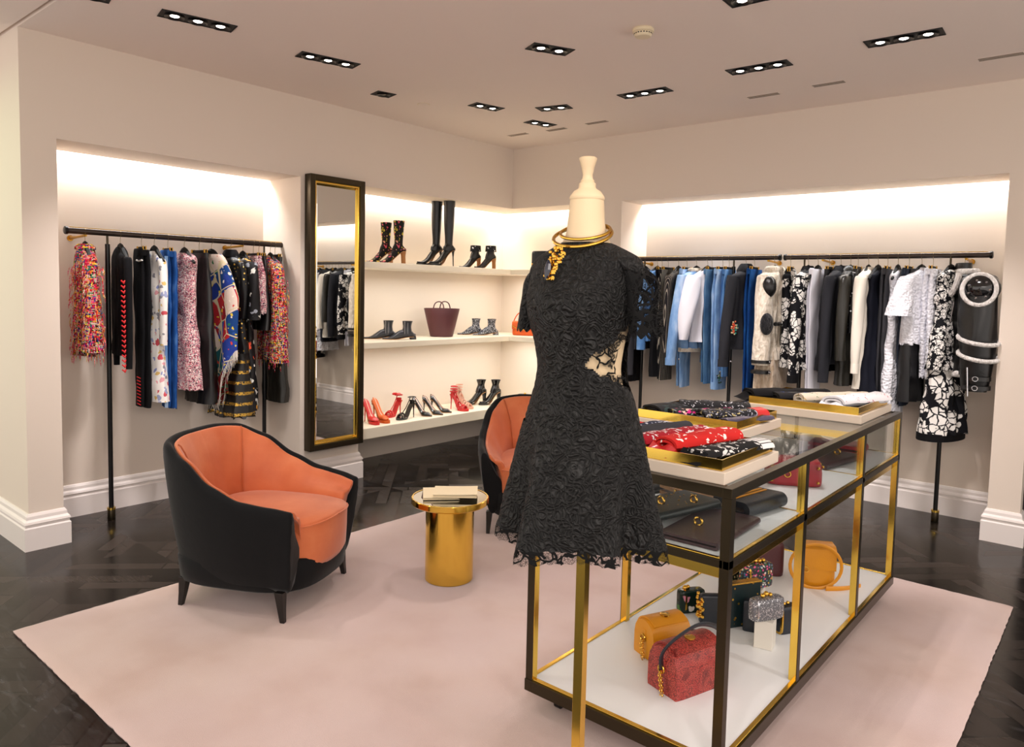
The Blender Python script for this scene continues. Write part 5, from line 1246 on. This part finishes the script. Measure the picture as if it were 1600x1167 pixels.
# lower shelf
def handlebox(label, loc, rz, w_, d, h, m, hm, hh, ang=0):
    o = thing('box_bag', label, 'bag', loc, rz, 'bags on the bottom shelf of the case')
    # D-shaped side profile (domed lid) extruded along x
    pr = [(-d / 2, 0), (d / 2, 0), (d / 2 * 1.04, h * .1), (d / 2 * 1.03, h * .55)] + [(d / 2 * math.cos(R(t)), h * .62 + h * .38 * math.sin(R(t))) for t in range(20, 170, 15)] + [(-d / 2 * 1.03, h * .55), (-d / 2 * 1.04, h * .1)]
    rings = []
    for i in range(9):
        u = -1 + i / 4; k = 1 - .06 * abs(u) ** 6
        rings.append([(w_ / 2 * u, y * k, z * k + h * .02 * (1 - k)) for y, z in pr])
    MB().loft(rings).build('body', m, o, ang=40)
    MB().loft([[(x, y * 1.015, z * 1.01 + .001) for y, z in pr[3:13]] + [(x, y * .97, z * .97) for y, z in pr[3:13]][::-1] for x in [w_ * (-.44 + .88 * i / 6) for i in range(7)]]).build('lid_flap', m, o, ang=40)
    MB().lathe([(.001, 0), (.020, 0), (.020, .004), (.013, .006), (.001, .007)], 24, (0, -.01, h * 1.01)).build('lid_plate', K['gold'], o)
    for s in (-1, 1):
        MB().box(s * w_ / 2 - .003, s * w_ / 2 + .003, -.012, .012, h * .52, h * .72).build('side_tab', m, o, smooth=False, bevel=.002)
        MB().ring((s * (w_ / 2 + .006), 0, h * .50), .014, .003, 20, 6, axis='X').build('side_ring', K['gold'], o)
    mb = MB(); rnd = random.Random(4)
    for k in range(14): mb.ring((-(w_ / 2 + .012 + .006 * (k % 2)), -.004 + k * -.0015, h * .45 - k * .0085), .0062, .0019, 12, 6, Matrix.Identity(4), axis='X' if k % 2 else 'Y')
    mb.build('chain', K['gold'], o, kind='stuff')
    if hh:
        pts = curve([(-w_ * .52, 0, h * .50), (-w_ * .60, 0, h * .9), (-w_ * .42, 0, hh * .86), (0, 0, hh), (w_ * .42, 0, hh * .86), (w_ * .60, 0, h * .9), (w_ * .52, 0, h * .50)], 6)
        MB().tube([(x, y + ang * (z - h * .5) * .35, z) for x, y, z in pts], .010, 8, flat=.35).build('carry_handle', hm, o)
    return o
handlebox('amber yellow leather box bag with a gold lid plate behind the red snakeskin one', (-1.345, 2.55, S0), R(66), .18, .13, .155, K['tan'], K['tan'], 0)
handlebox('red snakeskin box bag with a black looped handle at the near end of the case', (-1.165, 2.40, S0), R(72), .24, .15, .175, K['snake'], K['nav'], .24, -.9)
boxbag('box_clutch', 'green and black lily-printed box clutch with a gold frame', 'bag', (-1.44, 2.98, S0), R(55), .125, .052, .10, K['green'], .5, band=(K['gold'], -.035), clasp=[(-.03, 0, .108, .012), (-.014, .004, .109, .010)], group='bags on the bottom shelf of the case')
o = thing('book_clutch', 'upright dark green clutch dotted with gold studs, half behind the corner post', 'bag', (-1.215, 3.0, S0), R(60), 'bags on the bottom shelf of the case')
MB().box(-.085, .085, -.018, .018, 0, .19).build('body', dots('gold_dotted_teal', '#1a2a2c', ['#e2b34c', '#c8963c'], 46, .2, .5, metal=1, warp=0, bump=.6), o, smooth=False, bevel=.004)
MB().box(-.087, .087, -.019, .019, .186, .192).build('gold_edge', K['gold'], o, smooth=False, bevel=.001)
o = thing('knuckle_clutch', 'small dark clutch with a cluster of gold charms, left of the corner post', 'bag', (-1.315, 2.93, S0), R(40), 'bags on the bottom shelf of the case')
MB().box(-.055, .055, -.018, .018, 0, .13).build('body', K['nav'], o, smooth=False, bevel=.012)
mb = MB(); rnd = random.Random(9)
for i in range(34): mb.ball((-.055 + rnd.uniform(-.016, .012), -.020 + rnd.uniform(-.014, .004), .065 + rnd.uniform(-.03, .075)), rnd.uniform(.005, .0095), 6)
mb.build('gold_charms', K['gold'], o, kind='stuff')
o = thing('purse_tag', 'small loose black leather tag lying on the bottom shelf of the case', 'tag', (-1.32, 2.80, S0), R(30), 'bags on the bottom shelf of the case')
MB().loft([sell(0, 0, z, a, b, 24, 2.6) for z, a, b in ((0, .034, .010), (.003, .036, .012), (.010, .034, .010), (.011, .02, .005))]).build('strap_end', K['nav'], o)
def block(label, loc, rz, w_, h):
    o = thing('display_block', label, 'display block', loc, rz, 'display blocks in the case')
    MB().box(-w_ / 2, w_ / 2, -w_ / 2, w_ / 2, 0, h).build('block', K['block'], o, smooth=False, bevel=.002)
block('square white stone block carrying the silver clutch', (-1.065, 2.885, S0), R(10), .072, .115)
boxbag('box_clutch', 'silver jewelled box clutch with a rounded frame, on the taller white block', 'bag', (-1.065, 2.885, S0 + .116), R(62), .155, .055, .085, K['pave'], .55, band=(K['silver'], -.060), clasp=[(-.02, 0, .094, .010), (0, .004, .098, .011), (.018, 0, .094, .009)], group='bags on the bottom shelf of the case')
block('white stone block under the flower jewelled clutch, further back in the case', (-1.235, 3.20, S0), R(10), .075, .105)
boxbag('box_clutch', 'jewelled mosaic box clutch with pink flowers and gold knuckles on a white block', 'bag', (-1.235, 3.20, S0 + .106), R(62), .165, .060, .105, K['jewel'], .55, band=(K['gold'], -.055), clasp=[(-.05, 0, .115, .011), (-.028, 0, .117, .011), (-.006, 0, .117, .011), (.016, 0, .115, .011), (.038, 0, .115, .010)], group='bags on the bottom shelf of the case')
boxbag('box_clutch', 'olive beaded box clutch with a gold frame, left of the flower jewelled one', 'bag', (-1.335, 3.20, S0), R(62), .12, .055, .16, dots('beaded_olive', '#2a3024', ['#6a7a4c', '#c8b878', '#e0d8b0'], 90, .42, .9, .2, bump=.6), .5, band=(K['gold'], -.040), group='bags on the bottom shelf of the case')
boxbag('box_clutch', 'plain dark teal box clutch with gold clasps beside the taller white block', 'bag', (-1.045, 3.075, S0), R(62), .10, .050, .115, K['nav'], .4, band=(K['gold'], -.045), clasp=[(-.02, 0, .122, .008), (0, 0, .124, .008)], group='bags on the bottom shelf of the case')
boxbag('purse', 'small dark purse tucked between the two white blocks', 'bag', (-1.16, 2.98, S0), R(20), .07, .04, .13, K['nav'], .3, group='bags on the bottom shelf of the case')
o = boxbag('satchel', 'amber yellow leather satchel with a round looped strap in the middle of the case', 'bag', (-1.13, 3.70, S0), R(30), .17, .12, .20, K['tan'], .7, flap=(K['tan'], .55), taper=.86, group='bags on the bottom shelf of the case')
MB().tube([(-.02 + .118 * math.cos(t), -.085 - .01 * math.sin(t), .115 + .112 * math.sin(t)) for t in [i / 30 * 6.2832 for i in range(31)]], .008, 8, flat=.4).build('looped_strap', K['tan'], o)
MB().tube(curve([(.03, -.09, .012), (.10, -.07, .010), (.17, -.03, .007), (.21, .0, .006)], 4), .012, 8, flat=.3).build('strap_end', K['tan'], o)
MB().ring((-.065, -.092, .10), .013, .003, 18, 6, axis='Y').build('clasp_ring', K['gold'], o)
boxbag('handbag', 'dark plum bag behind the amber satchel', 'bag', (-1.36, 3.66, S0), R(30), .16, .08, .17, K['burg'], .5, group='bags on the bottom shelf of the case')

# ------------------------------------------------------------------ trays on the glass top
def tray(label, x0, x1, y0, y1):
    cx, cy = (x0 + x1) / 2, (y0 + y1) / 2; w_, d = x1 - x0, y1 - y0
    o = thing('display_tray', label, 'tray', (cx, cy, .9852), 0, 'cream and brass display trays')
    MB().box(-w_ / 2, w_ / 2, -d / 2, d / 2, 0, .037).build('cream_base', mat('cream_lacquer', '#e2d2bf', .4), o, smooth=False, bevel=.002)
    a, b, t = w_ / 2 - .016, d / 2 - .016, .004
    mb = MB().box(-a, a, -b, b, .037, .041).box(-a, a, -b, -b + t, .041, .072).box(-a, a, b - t, b, .041, .072).box(-a, -a + t, -b + t, b - t, .041, .072).box(a - t, a, -b + t, b - t, .041, .072)
    mb.build('brass_tray', K['brass'], o, smooth=False)
    return cx, cy, .9852 + .0415
def scarf_roll(label, loc, rz, L_, w_, h, m, turns=2, edge=None, seed=0, ry=0, end=None):
    """flattened roll of cloth, axis along local y"""
    o = thing('folded_scarf', label, 'scarf', loc, rz, 'folded scarves in the trays')
    rnd = random.Random(seed); ny = 16; th = h / (2.2 * turns + 1)
    rings = []
    for i in range(ny + 1):
        v = i / ny; out = []; inn = []; n = int(turns * 20)
        wob = 1 + .06 * noise.noise(Vector((v * 5, seed, 0)))
        for j in range(n + 1):
            t = j / n * turns * 2 * math.pi; q = 1 - (t / (turns * 2 * math.pi)) * .86
            for lst, dd in ((out, th * .5), (inn, -th * .42)):
                cx = math.copysign(abs(math.cos(t)) ** .75, math.cos(t)); sz = math.copysign(abs(math.sin(t)) ** .9, math.sin(t))
                ax = w_ / 2 * (.35 + .65 * q) + dd; az = (h / 2) * q + dd * .9
                x = ax * cx; z = h / 2 + max(.1 * az, az) * sz
                nz = noise.noise(Vector((x * 18 + seed, v * 6, z * 18))) * .10 * h
                lst.append((x * wob, L_ * (v - .5), max(0, z + nz * (z / h))))
        rings.append(out + inn[::-1])
    MB().loft(rings).build('rolled_cloth', m, o, ang=60)
    if edge: MB().loft([[(x, y, z) for x, y, z in r[:10]] + [(x * .98, y, z * .98) for x, y, z in r[:10]][::-1] for r in [[(p[0] * 1.03, p[1], p[2] * 1.03) for p in rr] for rr in rings[-4:]]]).build('border', edge, o)
    if end: 
        mb = MB(); mb.loft([[(w_ * (-.5 + j / 8), -L_ / 2 - .01 - .035 * u, (.012 + .006 * math.sin(j + seed)) * (1 - u) + .002 + k) for j in range(9)] + [(w_ * (.5 - j / 8), -L_ / 2 - .01 - .035 * u, .001 + k) for j in range(9)] for u, k in ((-.4, .012), (0, .006), (.5, .002), (1, .0))]); mb.build('loose_end', end, o)
    return o
cx, cy, zt_ = tray('cream and brass tray of red scarves at the near end of the case', -1.54, -.905, 2.065, 2.50)
Q = R(-14)
RW = scarf('red_white_print', '#c8201c', ['#efe6dc', '#f2ece6'], 40, .5, .3)
scarf_roll('black and white scarf with a ribbed pattern at the case corner', (-.99, 2.285, zt_), Q, .34, .10, .040, scarf('black_white_print', '#141416', ['#e8e6e2', '#d8d6d2'], 34, .62, .36), 2, seed=1, edge=stripes('ribbed_white', '#e8e6e2', '#141416', 18), end=K['blk'])
scarf_roll('bright red scarf with white sprigs, second from the case corner', (-1.105, 2.30, zt_ + .004), Q, .34, .10, .056, RW, 2, seed=2, end=K['redp'])
scarf_roll('dark red scarf with a row of white oval motifs', (-1.21, 2.30, zt_ + .004), Q, .34, .085, .050, scarf('crimson_oval_print', '#a01424', ['#e8e4e2', '#d8d4d4'], 44, .6, .42), 2, seed=3, end=K['green'])
scarf_roll('dark grey wool scarf between the red and the navy ones', (-1.285, 2.31, zt_ + .004), Q, .34, .075, .055, K['grey'], 2, seed=4)
scarf_roll('navy and white patterned scarf near the dress', (-1.365, 2.30, zt_ + .002), Q, .33, .08, .048, scarf('navy_white_print', '#20263c', ['#e8e8ee', '#c8ccd8'], 46, .7, .36), 2, seed=5)
scarf_roll('red and white patterned scarf at the dress end of the near tray', (-1.45, 2.29, zt_), Q, .30, .08, .040, RW, 1.6, seed=6)
cx, cy, zt_ = tray('cream and brass tray of dark silk scarves in the middle of the case top', -1.625, -1.15, 2.74, 3.19)
scarf_roll('sheer black scarf lying bunched at the dress side of the middle tray', (-1.52, 2.97, zt_), R(-20), .34, .13, .045, scarf('black_sheer_print', '#141416', ['#3a3a40', '#6a6a70', '#2a3a38'], 20, .5, .4), 1.6, seed=7)
scarf_roll('black scarf with small white dots across the back of the middle tray', (-1.40, 3.05, zt_ + .004), R(-60), .30, .11, .052, scarf('black_dot_print', '#121214', ['#e0e0e4', '#a8a8ae'], 90, .35, .3), 2, seed=8)
scarf_roll('black scarf with magenta and ochre flowers in the middle tray', (-1.40, 2.92, zt_ + .002), R(-35), .28, .09, .036, scarf('floral_dark_print', '#1a181c', ['#c81e78', '#c8a850', '#8a9a90', '#e0b8a8'], 36, .6, .4), 2, seed=9)
scarf_roll('black patterned scarf with a red edge in the middle tray', (-1.28, 2.96, zt_ + .002), R(-35), .30, .10, .044, scarf('silver_dark_print', '#18181c', ['#c8b880', '#a8a8b0', '#6a6a74'], 60, .8, .4), 2, seed=10, edge=K['redp'])
scarf_roll('smoky purple silk scarf at the right corner of the middle tray', (-1.205, 2.94, zt_), R(-22), .26, .06, .026, mat('smoky_silk', '#4a4458', .35, bump=(30, .4)), 1.6, seed=11)
cx, cy, zt_ = tray('cream and brass tray at the far end of the case, holding the white scarf', -1.46, -.915, 3.53, 4.07)
scarf_roll('black folded shawl at the left of the far tray', (-1.35, 3.80, zt_), R(-42), .42, .14, .052, K['blk'], 2, seed=12, end=K['blk'])
scarf_roll('black scarf with a grey and blue patch in the far tray', (-1.23, 3.80, zt_), R(-42), .38, .10, .046, scarf('black_grey_patch', '#141417', ['#8a8880', '#3a5a98', '#141417'], 12, .5, .5), 2, seed=13)
scarf_roll('cream rolled scarf with small ochre and brown figures', (-1.125, 3.80, zt_), R(-32), .40, .075, .056, scarf('cream_print', '#e0d4c0', ['#b8903c', '#6a4a38', '#4a7a4c'], 50, .35, .3), 2, seed=14)
scarf_roll('white rolled scarf with crimson writing-like strokes at the far tray corner', (-1.01, 3.80, zt_), R(-18), .38, .12, .060, scarf('white_red_print', '#ecebee', ['#b02038', '#c84858'], 26, .22, .24, warp=.3), 2, seed=15, end=scarf('white_red_print2', '#ecebee', ['#b02038'], 40, .5, .3))
